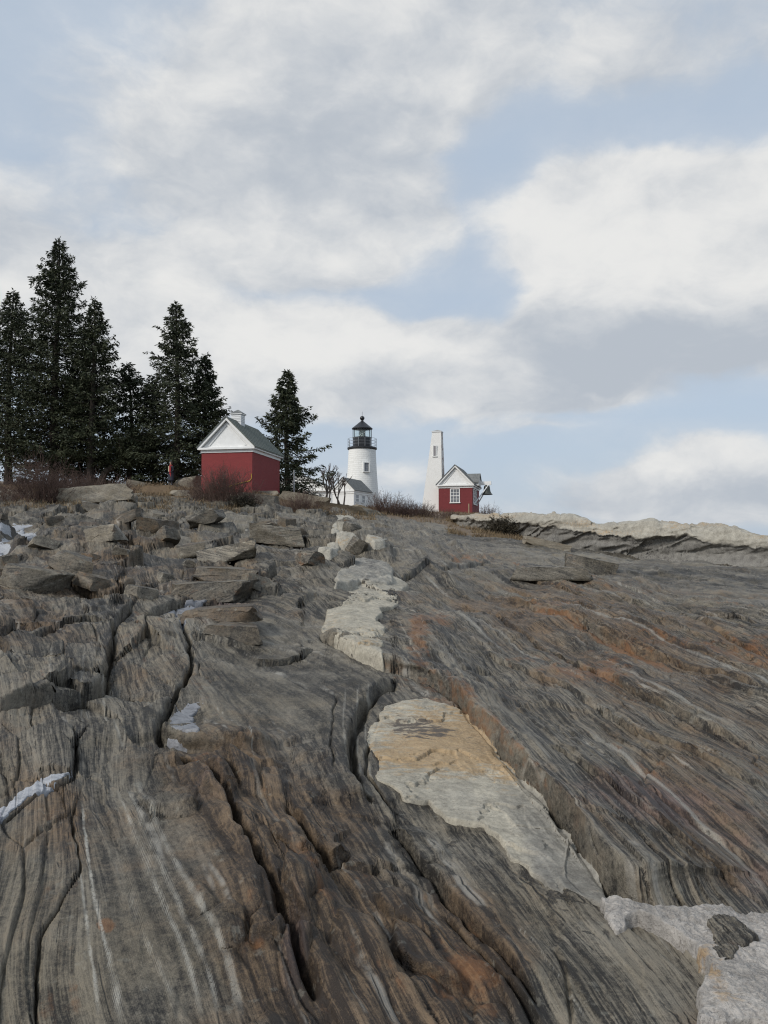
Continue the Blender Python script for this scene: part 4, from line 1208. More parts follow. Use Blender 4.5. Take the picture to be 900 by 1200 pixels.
def glass_material():
    m, N, b = new_mat('lantern_glass')
    b.inputs['Base Color'].default_value = rgb(.93, .97, .96)
    b.inputs['Roughness'].default_value = .02
    b.inputs['IOR'].default_value = 1.1
    b.inputs['Transmission Weight'].default_value = .96
    return m
M_GLASS = glass_material()

def window(parent, x0, x1, z0, z1, y, cols, rows, frame=M_WHITE, name='window', facing=-1, axis='x', ft=.08):
    """sash window lying in a wall; local x (or y) along the wall; facing -1 looks to -y (or +1 to +x)"""
    def B(a0, a1, d0, d1, c0, c1):
        d0, d1 = sorted((y + facing * d0, y + facing * d1))
        return MB().box(a0, a1, d0, d1, c0, c1) if axis == 'x' else MB().box(d0, d1, a0, a1, c0, c1)
    f = MB()
    for q in (B(x0 - ft, x0, .0, .05, z0, z1 + ft), B(x1, x1 + ft, .0, .05, z0, z1 + ft), B(x0, x1, .0, .05, z1, z1 + ft)):
        b = len(f.v); f.v += q.v; f.f += [tuple(i + b for i in t) for t in q.f]
    w = f.build(name, frame, parent)
    B(x0 - ft - .05, x1 + ft + .05, 0, .09, z0 - .09, z0).build('sill', frame, w)
    g = MB(); cw = (x1 - x0) / cols; rh = (z1 - z0) / rows
    for i in range(1, cols):
        q = B(x0 + i * cw - .017, x0 + i * cw + .017, .0, .032, z0, z1); b = len(g.v); g.v += q.v; g.f += [tuple(k + b for k in t) for t in q.f]
    for j in range(1, rows):
        t2 = .035 if j * 2 == rows else .017
        q = B(x0, x1, .0, .034, z0 + j * rh - t2, z0 + j * rh + t2); b = len(g.v); g.v += q.v; g.f += [tuple(k + b for k in t) for t in q.f]
    g.build('glazing_bars', frame, w)
    for i in range(cols):
        for j in range(rows):
            B(x0 + i * cw + .018, x0 + (i + 1) * cw - .018, .008, .014, z0 + j * rh + .018, z0 + (j + 1) * rh - .018).build('pane', M_DARKGLASS, w)
    return w

def gabled_house(name, loc, rz, W, L, wall_h, rise, wallmat, roofmat, over=.22, cornice=.34, foot=1.2):
    """local: front gable at y=0 facing -y, x from 0 to W, back at y=L; z=0 at the foot of the walls"""
    r = empty(name, loc, rz)
    MB().box(0, W, 0, L, -foot, wall_h).build('wall', wallmat, r)
    # entablature: two boards stepped out, mitre-free ring of four pieces each
    for (o, z0, z1, nm) in ((.05, wall_h - .20, wall_h, 'frieze_board'), (over, wall_h + .002, wall_h + .14, 'cornice')):
        m = MB()
        m.box(-o, W + o, -o, .04, z0, z1); m.box(-o, W + o, L - .04, L + o, z0, z1)
        m.box(-o, .04, .041, L - .041, z0, z1); m.box(W - .04, W + o, .041, L - .041, z0, z1)
        m.build(nm, M_WHITE, r)
    ze = wall_h + .142
    h = rise
    for yy, nm in ((.0, 'gable'), (L - .12, 'gable')):
        MB().prism([(0.02, ze), (W - .02, ze), (W / 2, ze + h * (W - .04) / (W + 2 * over))], yy + .02, yy + .10).build(nm, M_WHITE, r)
    # raking boards on the front and back
    t = .17
    for y0, y1 in ((-over, .018), (L - .018, L + over)):
        for s in (0, 1):
            if s == 0:
                poly = [(-over, ze), (-over + t * 1.3, ze), (W / 2, ze + h - t * 1.15), (W / 2, ze + h)]
            else:
                poly = [(W / 2, ze + h - t * 1.15), (W + over - t * 1.3, ze), (W + over, ze), (W / 2, ze + h)]
            MB().prism(poly, y0, y1).build('raking_board', M_WHITE, r)
    # inner bead of the pediment
    for s in (0, 1):
        a, b2 = .42, .10
        if s == 0:
            poly = [(a, ze + .14), (a + b2 * 1.6, ze + .14), (W / 2, ze + h - a * .98 - b2), (W / 2, ze + h - a * .98 + .03)]
        else:
            poly = [(W / 2, ze + h - a * .98 - b2), (W - a - b2 * 1.6, ze + .14), (W - a, ze + .14), (W / 2, ze + h - a * .98 + .03)]
        MB().prism(poly, -.03, .018).build('pediment_bead', M_WHITE, r)
    # roof planes with thickness
    tk = .07; e = .06
    for s in (0, 1):
        if s == 0:
            poly = [(-over - e, ze - e * .8), (W / 2, ze + h + .004), (W / 2, ze + h + tk), (-over - e, ze - e * .8 + tk)]
        else:
            poly = [(W / 2, ze + h + .004), (W + over + e, ze - e * .8), (W + over + e, ze - e * .8 + tk), (W / 2, ze + h + tk)]
        ro = MB().prism(poly, -over - .05, L + over + .05).build('roof_slope', roofmat, r)
        n = 14
        lx = W / 2 + over
        for k in range(n):      # shingle courses
            f0, f1 = k / n, (k + 1) / n - .004
            def pt(f, d):
                return ((-over - e + (lx + e) * f) if s == 0 else (W + over + e - (lx + e) * f), ze - e * .8 + (h + e * .8) * f + tk + d)
            poly = [pt(f0, .002), pt(f1, .002), pt(f1, .008), pt(f0, .026)]
            if s == 1:
                poly = poly[::-1]
            MB().prism(poly, -over - .06, L + over + .06).build('shingle_course', roofmat, ro)
    return r

# ------------------------------------------------------------------ oil house
def place_corner(px, D, rz, W):
    """origin so that the front right corner falls on the given column"""
    c = Vector((col_at(px, D), D))
    return (c.x - W * math.cos(rz), c.y - W * math.sin(rz))

OH_RZ, OH_W, OH_L = -.20, 3.62, 5.6
ox, oy = place_corner(295, 53.4, OH_RZ, OH_W)
OIL = gabled_house('oil_house', (ox, oy, 3.85), OH_RZ, OH_W, OH_L, 2.92, 2.02, M_RED, M_SLATE)
tag(OIL, 'small red brick building with white pediment and roof cupola beside the spruces', 'building')
def cupola(parent, x, y, z, s):
    MB().box(x - s, x + s, y - s, y + s, z, z + .85).build('cupola', M_WHITE_DULL, parent)
    c = [o for o in parent.children if o.name.startswith('cupola')][-1]
    MB().box(x - s - .07, x + s + .07, y - s - .07, y + s + .07, z + .851, z + .93).build('cupola_cornice', M_WHITE, c)
    q = s + .10
    MB().frustum([(x - q, y - q, z + .931), (x + q, y - q, z + .931), (x + q, y + q, z + .931), (x - q, y + q, z + .931)],
                 [(x - .03, y - .03, z + 1.22), (x + .03, y - .03, z + 1.22), (x + .03, y + .03, z + 1.22), (x - .03, y + .03, z + 1.22)]).build('cupola_roof', M_SLATE2, c)
    for k in range(4):
        MB().box(x - s + .06, x + s - .06, y - s - .02, y - s, z + .36 + k * .11, z + .41 + k * .11).build('louvre', M_WHITE, c)
        MB().box(x + s, x + s + .02, y - s + .06, y + s - .06, z + .36 + k * .11, z + .41 + k * .11).build('louvre', M_WHITE, c)
cupola(OIL, OH_W / 2, 1.95, 4.72, .36)
# yellow rope hung on the corner
def rope(name, pts, r, mat, label, cat, rz, loc):
    m = MB()
    for p, q in zip(pts[:-1], pts[1:]):
        m.bar(p, q, r, 6)
    o = m.build(name, mat)
    o.location = loc; o.rotation_euler = (0, 0, rz)
    return tag(o, label, cat)
rope('rope', [(OH_W - .05, -.03, 1.25), (OH_W - .02, -.04, .95), (OH_W - .16, -.04, .78), (OH_W - .6, -.04, .68), (OH_W - 1.3, -.05, .52), (OH_W - 1.9, -.15, .30), (OH_W - 2.2, -.5, -.1)], .022, M_YELLOW,
     'yellow rope looped from the front corner of the red oil house', 'rope', OH_RZ, (ox, oy, 3.85))

# ------------------------------------------------------------------ bell house with bell
BH_RZ, BH_W, BH_L = -.25, 3.40, 5.2
bx, by = place_corner(553.6, 80.0, BH_RZ, BH_W)
BELLH = gabled_house('bell_house', (bx, by, 3.70), BH_RZ, BH_W, BH_L, 2.75, 1.95, M_RED2, M_SLATE2, over=.2)
tag(BELLH, 'small red brick bell house with white pediment and window beside the white tower', 'building')
window(BELLH, 1.25, 2.08, 1.12, 2.42, 0, 3, 4)
for y0 in (.75, 2.2):
    window(BELLH, y0, y0 + .85, 1.0, 2.4, BH_W, 2, 4, facing=1, axis='y')
# cross gable over the bell bracket
cg = MB().prism([(1.6, 2.90), (3.5, 2.90), (3.5, 3.25), (2.55, 4.05), (1.6, 3.25)], BH_W / 2 + .1, BH_W + .42, axis='x').build('cross_gable', M_WHITE, BELLH)
MB().prism([(1.42, 3.17), (2.55, 4.12), (2.55, 4.20), (1.42, 3.25)], BH_W / 2, BH_W + .52, axis='x').build('cross_roof', M_SLATE2, cg)
MB().prism([(2.55, 4.12), (3.68, 3.17), (3.68, 3.25), (2.55, 4.20)], BH_W / 2, BH_W + .52, axis='x').build('cross_roof', M_SLATE2, cg)
MB().box(BH_W - .3, BH_W + 1.6, 2.40, 2.70, 3.0, 3.36).build('bracket_beam', M_WHITE, BELLH)
MB().bar((BH_W + .04, 1.3, 1.0), (BH_W + 1.35, 2.44, 3.02), .075, 4).build('bracket_strut', M_WHITE_DULL, BELLH)
MB().bar((BH_W + .04, 3.3, 1.0), (BH_W + 1.35, 2.66, 3.02), .075, 4).build('bracket_strut', M_WHITE_DULL, BELLH)
bell = MB().lathe([(.02, .95), (.16, .95), (.24, .90), (.30, .80), (.33, .55), (.38, .30), (.47, .12), (.60, .0), (.55, -.02), (.45, .08), (.30, .25)], 28).build('bell', M_BRONZE, None, True)
wm = Matrix.Rotation(BH_RZ, 4, 'Z')
bp_ = Vector((bx, by, 3.70)) + wm @ Vector((BH_W + 1.15, 2.55, 2.02))
bell.location = bp_
tag(bell, 'dark bronze bell hanging from the bracket on the bell house', 'bell')
MB().bar((0, 0, .93), (0, 0, 1.03), .07, 8).build('bell_hanger', M_BLACK, bell)

# ------------------------------------------------------------------ white brick bell tower
tx, ty = col_at(507.2, 83.0), 83.0
TW = empty('bell_tower', (tx, ty, 3.5), -.25)
tag(TW, 'tall tapering white brick tower with a slit window behind the bell house', 'tower')
Wb, Wt, Hh = 1.22, .47, 8.7
off = .52
MB().frustum([(-Wb, -Wb, -1.5), (Wb, -Wb, -1.5), (Wb, Wb, -1.5), (-Wb, Wb, -1.5)], [(off - Wt, -Wt, Hh), (off + Wt, -Wt, Hh), (off + Wt, Wt, Hh), (off - Wt, Wt, Hh)]).build('shaft', M_WHITEBRICK, TW)
def pale_peel():
    m, N, b = new_mat('peeling_whitewash')
    tc = N.n('ShaderNodeTexCoord')
    n = N.noise(tc.outputs['Object'], 2.6, 6, .7)
    N.put(b.inputs['Base Color'], N.mix(N.ramp(n, .46, .62), rgb(.68, .66, .62), rgb(.30, .19, .16)))
    b.inputs['Roughness'].default_value = .8
    return m
M_PEEL = pale_peel()
def shaft_x(z, side):
    t = (z + 1.5) / (Hh + 1.5)
    return -Wb + (off - Wt + Wb) * t if side < 0 else Wb + (off + Wt - Wb) * t
def shaft_y(z):
    t = (z + 1.5) / (Hh + 1.5)
    return -Wb + (Wb - Wt) * t
b0, b1 = 2.5, Hh - .05
MB().frustum([(shaft_x(b0, 1) + .004, shaft_y(b0) + .03, b0), (shaft_x(b0, 1) + .02, shaft_y(b0) + .03, b0), (shaft_x(b0, 1) + .02, -shaft_y(b0) - .03, b0), (shaft_x(b0, 1) + .004, -shaft_y(b0) - .03, b0)],
             [(shaft_x(b1, 1) + .004, shaft_y(b1) + .03, b1), (shaft_x(b1, 1) + .02, shaft_y(b1) + .03, b1), (shaft_x(b1, 1) + .02, -shaft_y(b1) - .03, b1), (shaft_x(b1, 1) + .004, -shaft_y(b1) - .03, b1)]).build('weathered_face', M_PEEL, TW)
MB().box(off - Wt - .06, off + Wt + .06, -Wt - .06, Wt + .06, Hh + .002, Hh + .10).build('coping', M_WHITE_DULL, TW)
MB().frustum([(off - Wt - .04, -Wt - .04, Hh + .102), (off + Wt + .04, -Wt - .04, Hh + .102), (off + Wt + .04, Wt + .04, Hh + .102), (off - Wt - .04, Wt + .04, Hh + .102)],
             [(off - .05, -.05, Hh + .26), (off + .05, -.05, Hh + .26), (off + .05, .05, Hh + .26), (off - .05, .05, Hh + .26)]).build('cap', plain('cap_stone', rgb(.30, .29, .26), .85), TW)
zc = 6.75
tw = MB().box(.23, .47, shaft_y(zc - .5) - .05, shaft_y(zc + .5) + .02, zc - .5, zc + .5).build('slit_window', plain('grey_shutter', rgb(.23, .22, .23), .6), TW)
MB().box(.15, .228, shaft_y(zc - .55) - .06, shaft_y(zc) + .1, zc - .55, zc + .55).build('frame', M_WHITE, tw)
MB().box(.472, .55, shaft_y(zc - .55) - .06, shaft_y(zc) + .1, zc - .55, zc + .55).build('frame', M_WHITE, tw)
MB().box(.1, .6, shaft_y(zc - .6) - .10, shaft_y(zc) + .1, zc - .64, zc - .552).build('sill', M_WHITE, tw)

# ------------------------------------------------------------------ lighthouse
lx, ly = col_at(424.3, 91.0), 91.0
LH = empty('lighthouse', (lx, ly, 3.6), 0.0)
tag(LH, 'white tapering lighthouse tower with black gallery and lantern', 'lighthouse')
zd = 11.55 - 3.6
prof = [(2.12, -1.0), (2.08, .0), (1.83, 3.0), (1.66, 5.4), (1.55, zd - .32), (1.55, zd - .16)]
MB().lathe(prof, 64).build('tower_shaft', M_RUBBLE, LH, True)
MB().lathe([(1.50, zd - .158), (1.62, zd - .12), (1.69, zd - .05), (1.69, zd + .10), (1.64, zd + .13), (1.0, zd + .13)], 48).build('gallery_deck', M_BLACK, LH, True)
LN = 10
MB().lathe([(1.07, zd + .131), (1.07, zd + 1.20), (1.12, zd + 1.21), (1.12, zd + 1.28), (1.0, zd + 1.28)], LN).build('lantern_wall', M_BLACK, LH)
lant = MB().lathe([(1.10, zd + 2.22), (1.19, zd + 2.24), (1.19, zd + 2.32), (.62, zd + 2.78), (.30, zd + 3.05), (.17, zd + 3.14), (.14, zd + 3.26), (.02, zd + 3.27)], 20).build('lantern_roof', M_BLACK, LH, True)
MB().lathe([(.02, zd + 3.24), (.17, zd + 3.29), (.26, zd + 3.42), (.27, zd + 3.53), (.20, zd + 3.68), (.06, zd + 3.75)], 16).build('vent_ball', M_BLACK, lant, True)
MB().bar((0, 0, zd + 3.7), (0, 0, zd + 4.25), .018, 5).build('lightning_rod', M_BLACK, lant)
for k in range(LN):
    t0 = 2 * math.pi * k / LN; t1 = 2 * math.pi * (k + 1) / LN
    MB().bar((1.05 * math.cos(t0), 1.05 * math.sin(t0), zd + 1.28), (1.05 * math.cos(t0), 1.05 * math.sin(t0), zd + 2.23), .03, 5).build('mullion', M_BLACK, LH)
    a = .04
    u0, u1 = t0 + a, t1 - a
    rr_ = 1.035
    p = [(rr_ * math.cos(u0), rr_ * math.sin(u0)), (rr_ * math.cos(u1), rr_ * math.sin(u1))]
    q = [(.985 * math.cos(u0), .985 * math.sin(u0)), (.985 * math.cos(u1), .985 * math.sin(u1))]
    if k % 1 == 0:
        MB().frustum([(*q[0], zd + 1.29), (*p[0], zd + 1.29), (*p[1], zd + 1.29), (*q[1], zd + 1.29)], [(*q[0], zd + 2.21), (*p[0], zd + 2.21), (*p[1], zd + 2.21), (*q[1], zd + 2.21)]).build('lantern_pane', M_GLASS, LH)
MB().lathe([(.18, zd + 1.0), (.30, zd + 1.35), (.36, zd + 1.6), (.36, zd + 1.85), (.28, zd + 2.1), (.12, zd + 2.2)], 16).build('lens', plain('lens_glass', rgb(.6, .66, .62), .1), LH, True)
for k in range(14):
    t = 2 * math.pi * k / 14
    MB().bar((1.62 * math.cos(t), 1.62 * math.sin(t), zd + .13), (1.62 * math.cos(t), 1.62 * math.sin(t), zd + 1.12), .022, 5).build('railing_post', M_GREYPOST, LH)
for z in (.45, .78, 1.12):
    m = MB()
    for k in range(40):
        t0, t1 = 2 * math.pi * k / 40, 2 * math.pi * (k + 1) / 40
        m.bar((1.62 * math.cos(t0), 1.62 * math.sin(t0), zd + z), (1.62 * math.cos(t1), 1.62 * math.sin(t1), zd + z), .016, 4)
    m.build('railing', M_GREYPOST, LH)
# tower window, turned to the right of the visible side
wa = -math.pi / 2 + .30
wz0, wz1 = (645 - 554) / FOC * 91 - 3.6, (645 - 544) / FOC * 91 - 3.6
def tower_window():
    c, s = math.cos(wa), math.sin(wa)
    r = 1.80
    def rot(m):
        m.v = [(-s * x + c * (r - .0) * 1.0 + c * (-y), c * x + s * r + s * (-y), z) for (x, y, z) in m.v]
        return m
    W2 = .26
    f = MB().box(-W2 - .13, -W2, -.06, .3, wz0 - .08, wz1 + .12).box(W2, W2 + .13, -.06, .3, wz0 - .08, wz1 + .12).box(-W2 + .001, W2 - .001, -.06, .3, wz1, wz1 + .12).box(-W2 + .001, W2 - .001, -.06, .3, wz0 - .08, wz0)
    w = rot(f).build('window', M_WHITE, LH)
    for i in range(2):
        for j in range(4):
            h = (wz1 - wz0) / 4
            rot(MB().box(-W2 + .02 + i * W2, -W2 + W2 * (i + 1) - .01, .02, .05, wz0 + j * h + .012, wz0 + (j + 1) * h - .012)).build('pane', M_DARKGLASS, w)
    rot(MB().box(-W2, W2, .052, .09, wz0, wz1)).build('glazing_bars', M_WHITE, w)
tower_window()

# ------------------------------------------------------------------ workroom in front of the lighthouse and keeper's house behind the spruce
WR_RZ, WR_W = -.42, 2.55
wx_, wy_ = place_corner(414.5, 84.5, WR_RZ, WR_W)
WR = gabled_house('workroom', (wx_, wy_, 4.15), WR_RZ, WR_W, 4.2, 2.05, 1.35, M_WHITE, M_SLATE2, over=.12)
tag(WR, 'small white gabled building with grey roof at the lighthouse foot', 'building')
window(WR, .5, 1.1, 1.0, 1.75, WR_W, 2, 2, facing=1, axis='y', ft=.06)
window(WR, 2.0, 2.6, 1.0, 1.75, WR_W, 2, 2, facing=1, axis='y', ft=.06)
KH_RZ = -.15
kx, ky = place_corner(388.5, 97.0, KH_RZ, 8.6)
KH = gabled_house('keepers_house', (kx, ky, 4.6), KH_RZ, 8.6, 7.0, 2.55, 2.1, M_WHITE_DULL, M_SLATE2, over=.3)
tag(KH, 'white clapboard house half hidden behind the lone spruce', 'building')
window(KH, 1.2, 2.1, .8, 2.1, 0, 2, 2); window(KH, 4.6, 5.5, .8, 2.1, 0, 2, 2); window(KH, 6.6, 7.4, .8, 2.1, 0, 2, 2)

# ------------------------------------------------------------------ small posts
def post(px, D, h, r, mat, label, top=0.0):
    x = col_at(px, D)
    o = MB().bar((0, 0, -.5), (0, 0, h), r, 8).build('post', mat)
    if top:
        MB().box(-top, top, -.02, .02, h - .05, h + .25).build('sign_plate', M_YELLOW, o)
    o.location = (x, D, ground(x, D))
    tag(o, label, 'post')
post(344.2, 56.0, 1.75, .05, M_GREYPOST, 'thin grey metal post standing before the lone spruce')
post(549.6, 78.5, .95, .05, M_LEDGEPOST, 'short yellowish post at the right front of the bell house')

# ------------------------------------------------------------------ spruces
def leaf_material(name, c0, c1, c2):
    m, N, b = new_mat(name)
    geo = N.n('ShaderNodeNewGeometry')
    n = N.noise(geo.outputs['Position'], .9, 4, .6)
    n2 = N.noise(geo.outputs['Position'], 9.0, 3, .6)
    c = N.mix(N.ramp(n, .35, .65), c0, c1)
    c = N.mix(N.m('MULTIPLY', N.ramp(n2, .55, .75), .6), c, c2)
    N.put(b.inputs['Base Color'], c)
    b.inputs['Roughness'].default_value = .65
    b.inputs['Specular IOR Level'].default_value = .25
    return m
M_NEEDLE = leaf_material('spruce_needles', rgb(.028, .036, .018), rgb(.05, .057, .028), rgb(.085, .078, .04))
M_BARK = plain('spruce_bark', rgb(.045, .036, .028), .9, .35, 6, .6, 20)
M_TWIG = leaf_material('bare_red_brown_twigs', rgb(.085, .055, .046), rgb(.13, .085, .068), rgb(.17, .125, .10))
M_DRYTREE = plain('bare_grey_branches', rgb(.095, .075, .065), .85, .3, 8)
M_GRASS = leaf_material('dry_grass', rgb(.14, .10, .06), rgb(.21, .155, .09), rgb(.27, .215, .14))
M_JUNIPER = leaf_material('dark_juniper', rgb(.038, .033, .024), rgb(.062, .052, .034), rgb(.10, .075, .05))

def tubes(segs, n=4):
    """segs: list of (p, q, rp, rq) -> verts, quads"""
    S = np.array([[*p, *q, a, b] for p, q, a, b in segs], float)
    P, Q, ra, rb = S[:, 0:3], S[:, 3:6], S[:, 6], S[:, 7]
    d = Q - P
    d /= np.linalg.norm(d, axis=1)[:, None] + 1e-9
    ref = np.where(np.abs(d[:, 2:3]) < .9, np.array([[0., 0, 1]]), np.array([[1., 0, 0]]))
    a = np.cross(d, ref); a /= np.linalg.norm(a, axis=1)[:, None] + 1e-9
    c = np.cross(d, a)
    V = []
    for i in range(n):
        t = 2 * math.pi * i / n
        V.append(P + (a * math.cos(t) + c * math.sin(t)) * ra[:, None])
    for i in range(n):
        t = 2 * math.pi * i / n
        V.append(Q + (a * math.cos(t) + c * math.sin(t)) * rb[:, None])
    V = np.stack(V, 1).reshape(-1, 3)
    b = np.arange(len(S)) * 2 * n
    F = np.stack([np.stack([b + i, b + (i + 1) % n, b + n + (i + 1) % n, b + n + i], 1) for i in range(n)], 1).reshape(-1, 4)
    return V, F

def sprays(P, Dr, ln, wd, rs):
    """tapered leaf quads: base P, direction Dr, length, width"""
    N_ = len(P)
    Dr = Dr / (np.linalg.norm(Dr, axis=1)[:, None] + 1e-9)
    r = rs.normal(size=(N_, 3))
    s = np.cross(Dr, r); s /= np.linalg.norm(s, axis=1)[:, None] + 1e-9
    m = P + Dr * (ln * .45)[:, None]
    V = np.stack([P, m + s * wd[:, None], P + Dr * ln[:, None], m - s * wd[:, None]], 1).reshape(-1, 3)
    F = np.arange(N_ * 4).reshape(-1, 4)
    return V, F

def spruce(label, px, D, ytop, ybase, half_px, seed, crown_from=.12, gappy=.25, lean=0., density=1.0, z=None, side=None):
    rs = np.random.RandomState(seed)
    x = col_at(px, D)
    zg = ground(x, D)
    H = (645 - ytop) / FOC * D - zg
    R = half_px / FOC * D * 1.65
    root = empty('spruce_tree', (x, D, zg))
    tag(root, label, 'tree', 'dark spruces on the crest')
    segs = []; sp = []; sd = []
    # trunk
    nseg = 14
    pts = []
    for i in range(nseg + 1):
        t = i / nseg
        pts.append(np.array([lean * H * t * t + .10 * math.sin(t * 5 + seed), .08 * math.sin(t * 4 + seed * 2), H * t]))
    r0 = .017 * H + .05
    for i in range(nseg):
        t0, t1 = i / nseg, (i + 1) / nseg
        p0 = pts[i] - (np.array([0, 0, .6]) if i == 0 else 0)
        segs.append((p0, pts[i + 1], r0 * (1 - t0) ** .8 + .012 + (.10 if i == 0 else 0), r0 * (1 - t1) ** .8 + .012))
    trunk_segs = list(segs); limb = []
    def trunk_at(zz):
        t = np.clip(zz / H, 0, 1) * nseg
        i = int(min(t, nseg - 1e-6)); f = t - i
        return pts[i] * (1 - f) + pts[i + 1] * f
    zz = H * crown_from
    while zz < H * .985:
        t = (zz - H * crown_from) / (H * (1 - crown_from))
        prof = (1 - t) ** .95 * (.50 + .50 * min(1, (t + .06) / .22))
        nb = rs.randint(5, 8) if t < .85 else rs.randint(3, 5)
        az0 = rs.uniform(0, 6.28)
        layer = rs.uniform(.72, 1.12)
        for k in range(nb):
            if rs.rand() < gappy * (1.1 - t):
                continue
            az = az0 + 6.283 * k / nb + rs.normal(0, .25)
            ln = R * prof * layer * rs.uniform(.62, 1.15) + .12
            if side is not None:
                ln *= 1 + .35 * math.cos(az - side)
            el = .55 * t ** 1.5 - .12 + rs.normal(0, .10) - .18 * (1 - t)
            o = trunk_at(zz)
            npt = 7
            prev = o
            dirh = np.array([math.cos(az), math.sin(az), 0.])
            bp = [o]
            for s in range(1, npt + 1):
                f = s / npt
                zoff = ln * (math.sin(el) * f - .30 * (1 - t) * f * (1 - f) * 1.3 + .16 * f ** 3)
                bp.append(o + dirh * ln * f * math.cos(el) + np.array([0, 0, zoff]))
            rb = .008 + .010 * ln
            for s in range(npt):
                limb.append((bp[s], bp[s + 1], rb * (1 - s / npt) + .004, rb * (1 - (s + 1) / npt) + .004))
            dead = rs.rand() < .16 * (1 - t) ** 2
            per = int((ln * 8 + 3) * density * (.15 if dead else 1))
            fr = rs.uniform(.06, 1.0, per) ** .9
            idx = np.minimum((fr * npt).astype(int), npt - 1); fl = fr * npt - idx
            B = np.array(bp)
            base_p = B[idx] * (1 - fl)[:, None] + B[idx + 1] * fl[:, None]
            sgn = np.where(rs.rand(per) < .5, -1, 1)
            perp = np.array([-dirh[1], dirh[0], 0.])
            tl = ln * (.10 + .30 * (1 - fr)) * rs.uniform(.5, 1.2, per) + .12
            td = dirh[None] * rs.uniform(.35, .9, per)[:, None] + perp[None] * (sgn * rs.uniform(.4, 1.0, per))[:, None] + np.array([0, 0, 1.]) * rs.uniform(-.55, .12, per)[:, None]
            td /= np.linalg.norm(td, axis=1)[:, None]
            for q in range(5):                   # needle sprays along the twig
                f = (q + rs.rand(per)) / 5
                sp.append(base_p + td * (tl * f)[:, None] + rs.normal(0, .03, (per, 3)))
                sd.append(td + rs.normal(0, .42, (per, 3)) + np.array([0, 0, -.12]))
        zz += (.20 + .018 * H * .5 * (1 - t)) * rs.uniform(.75, 1.35)
    # leader
    for q in range(26):
        f = rs.rand()
        sp.append((pts[-1] - np.array([0, 0, f * H * .06]))[None]); sd.append(np.array([[rs.normal(0, .6), rs.normal(0, .6), .5]]))
    P = np.concatenate(sp); Dr = np.concatenate(sd)
    n = len(P)
    V, F = sprays(P, Dr, rs.uniform(.16, .38, n), rs.uniform(.026, .066, n), rs)
    # bare stubs under the crown
    for k in range(int(14)):
        zz = H * rs.uniform(.03, crown_from + .1); az = rs.uniform(0, 6.28); l = rs.uniform(.4, 1.6)
        o = trunk_at(zz)
        e = o + np.array([math.cos(az) * l, math.sin(az) * l, -l * .25])
        limb.append((o, e, .018, .006))
    Vt, Ft = tubes(trunk_segs, 8)
    tr = link('trunk', raw_mesh('trunk', Vt, Ft, None, M_BARK), root)
    Vl, Fl = tubes(limb, 3)
    link('limbs', raw_mesh('limbs', Vl, Fl, None, M_BARK), tr)
    link('crown', raw_mesh('crown', V, F, None, M_NEEDLE, False), root)
    return root

spruce('dark spruce cut by the left edge of the picture', 8, 63, 336, 556, 50, 21, .16, .2)
spruce('tallest spruce with a pointed top in the left clump', 62, 62, 273, 556, 62, 22, .10, .12, density=1.15)
spruce('gappy spruce with a forked crown right of the tallest one', 106, 60.5, 345, 556, 40, 23, .10, .35, lean=.0)
spruce('low spruce filling the foot of the left clump', 92, 64.5, 420, 556, 46, 31, .08, .2)
spruce('short ragged spruce leaning left of the middle clump', 152, 63, 424, 560, 38, 24, .14, .35, lean=-.03)
spruce('second tall spruce with wide level branches and a bare trunk', 205, 62, 350, 562, 50, 25, .12, .32)
spruce('bushy spruce just left of the oil house', 240, 63.5, 418, 564, 36, 26, .06, .15)
spruce('stunted spruce between the two left clumps', 178, 65.5, 440, 562, 34, 32, .10, .3)
spruce('lone spruce between the oil house and the lighthouse', 336, 63.5, 433, 578, 38, 27, .05, .14, density=1.25)

def leaning_trunk():
    rs = np.random.RandomState(5)
    D = 60.5
    a = [(112, 557), (122, 553), (131, 547), (139, 541), (141, 530), (138, 516)]
    P = [np.array([col_at(px, D), D, (645 - py) / FOC * D]) for px, py in a]
    P[0][2] = ground(P[0][0], D) - .3
    r = [.32, .26, .22, .17, .12, .06]
    root = empty('leaning_spruce', tuple(P[0]))
    tag(root, 'low crooked tree trunk leaning right under the left spruces', 'tree')
    off = P[0]
    segs = [(P[i] - off, P[i + 1] - off, r[i], r[i + 1]) for i in range(5)]
    V, F = tubes(segs, 8)
    link('trunk', raw_mesh('trunk', V, F, None, M_BARK), root)
    sp, sd, lb = [], [], []
    for k in range(46):
        i = rs.randint(2, 5); f = rs.rand()
        o = (P[i] * (1 - f) + P[i + 1] * f) - off
        d = np.array([rs.uniform(-.4, 1), rs.normal(0, .6), rs.uniform(-.3, .5)]); d /= np.linalg.norm(d)
        l = rs.uniform(.7, 2.2)
        lb.append((o, o + d * l, .025, .006))
        n = 70
        fr = rs.uniform(.25, 1, n)
        sp.append(o + d * (l * fr)[:, None] + rs.normal(0, .16, (n, 3))); sd.append(d + rs.normal(0, .6, (n, 3)))
    Pn, Dn = np.concatenate(sp), np.concatenate(sd); n = len(Pn)
    V, F = sprays(Pn, Dn, rs.uniform(.16, .36, n), rs.uniform(.02, .05, n), rs)
    link('crown', raw_mesh('crown', V, F, None, M_NEEDLE, False), root)
    V, F = tubes(lb, 3)
    link('limbs', raw_mesh('limbs', V, F, None, M_BARK), root)
leaning_trunk()

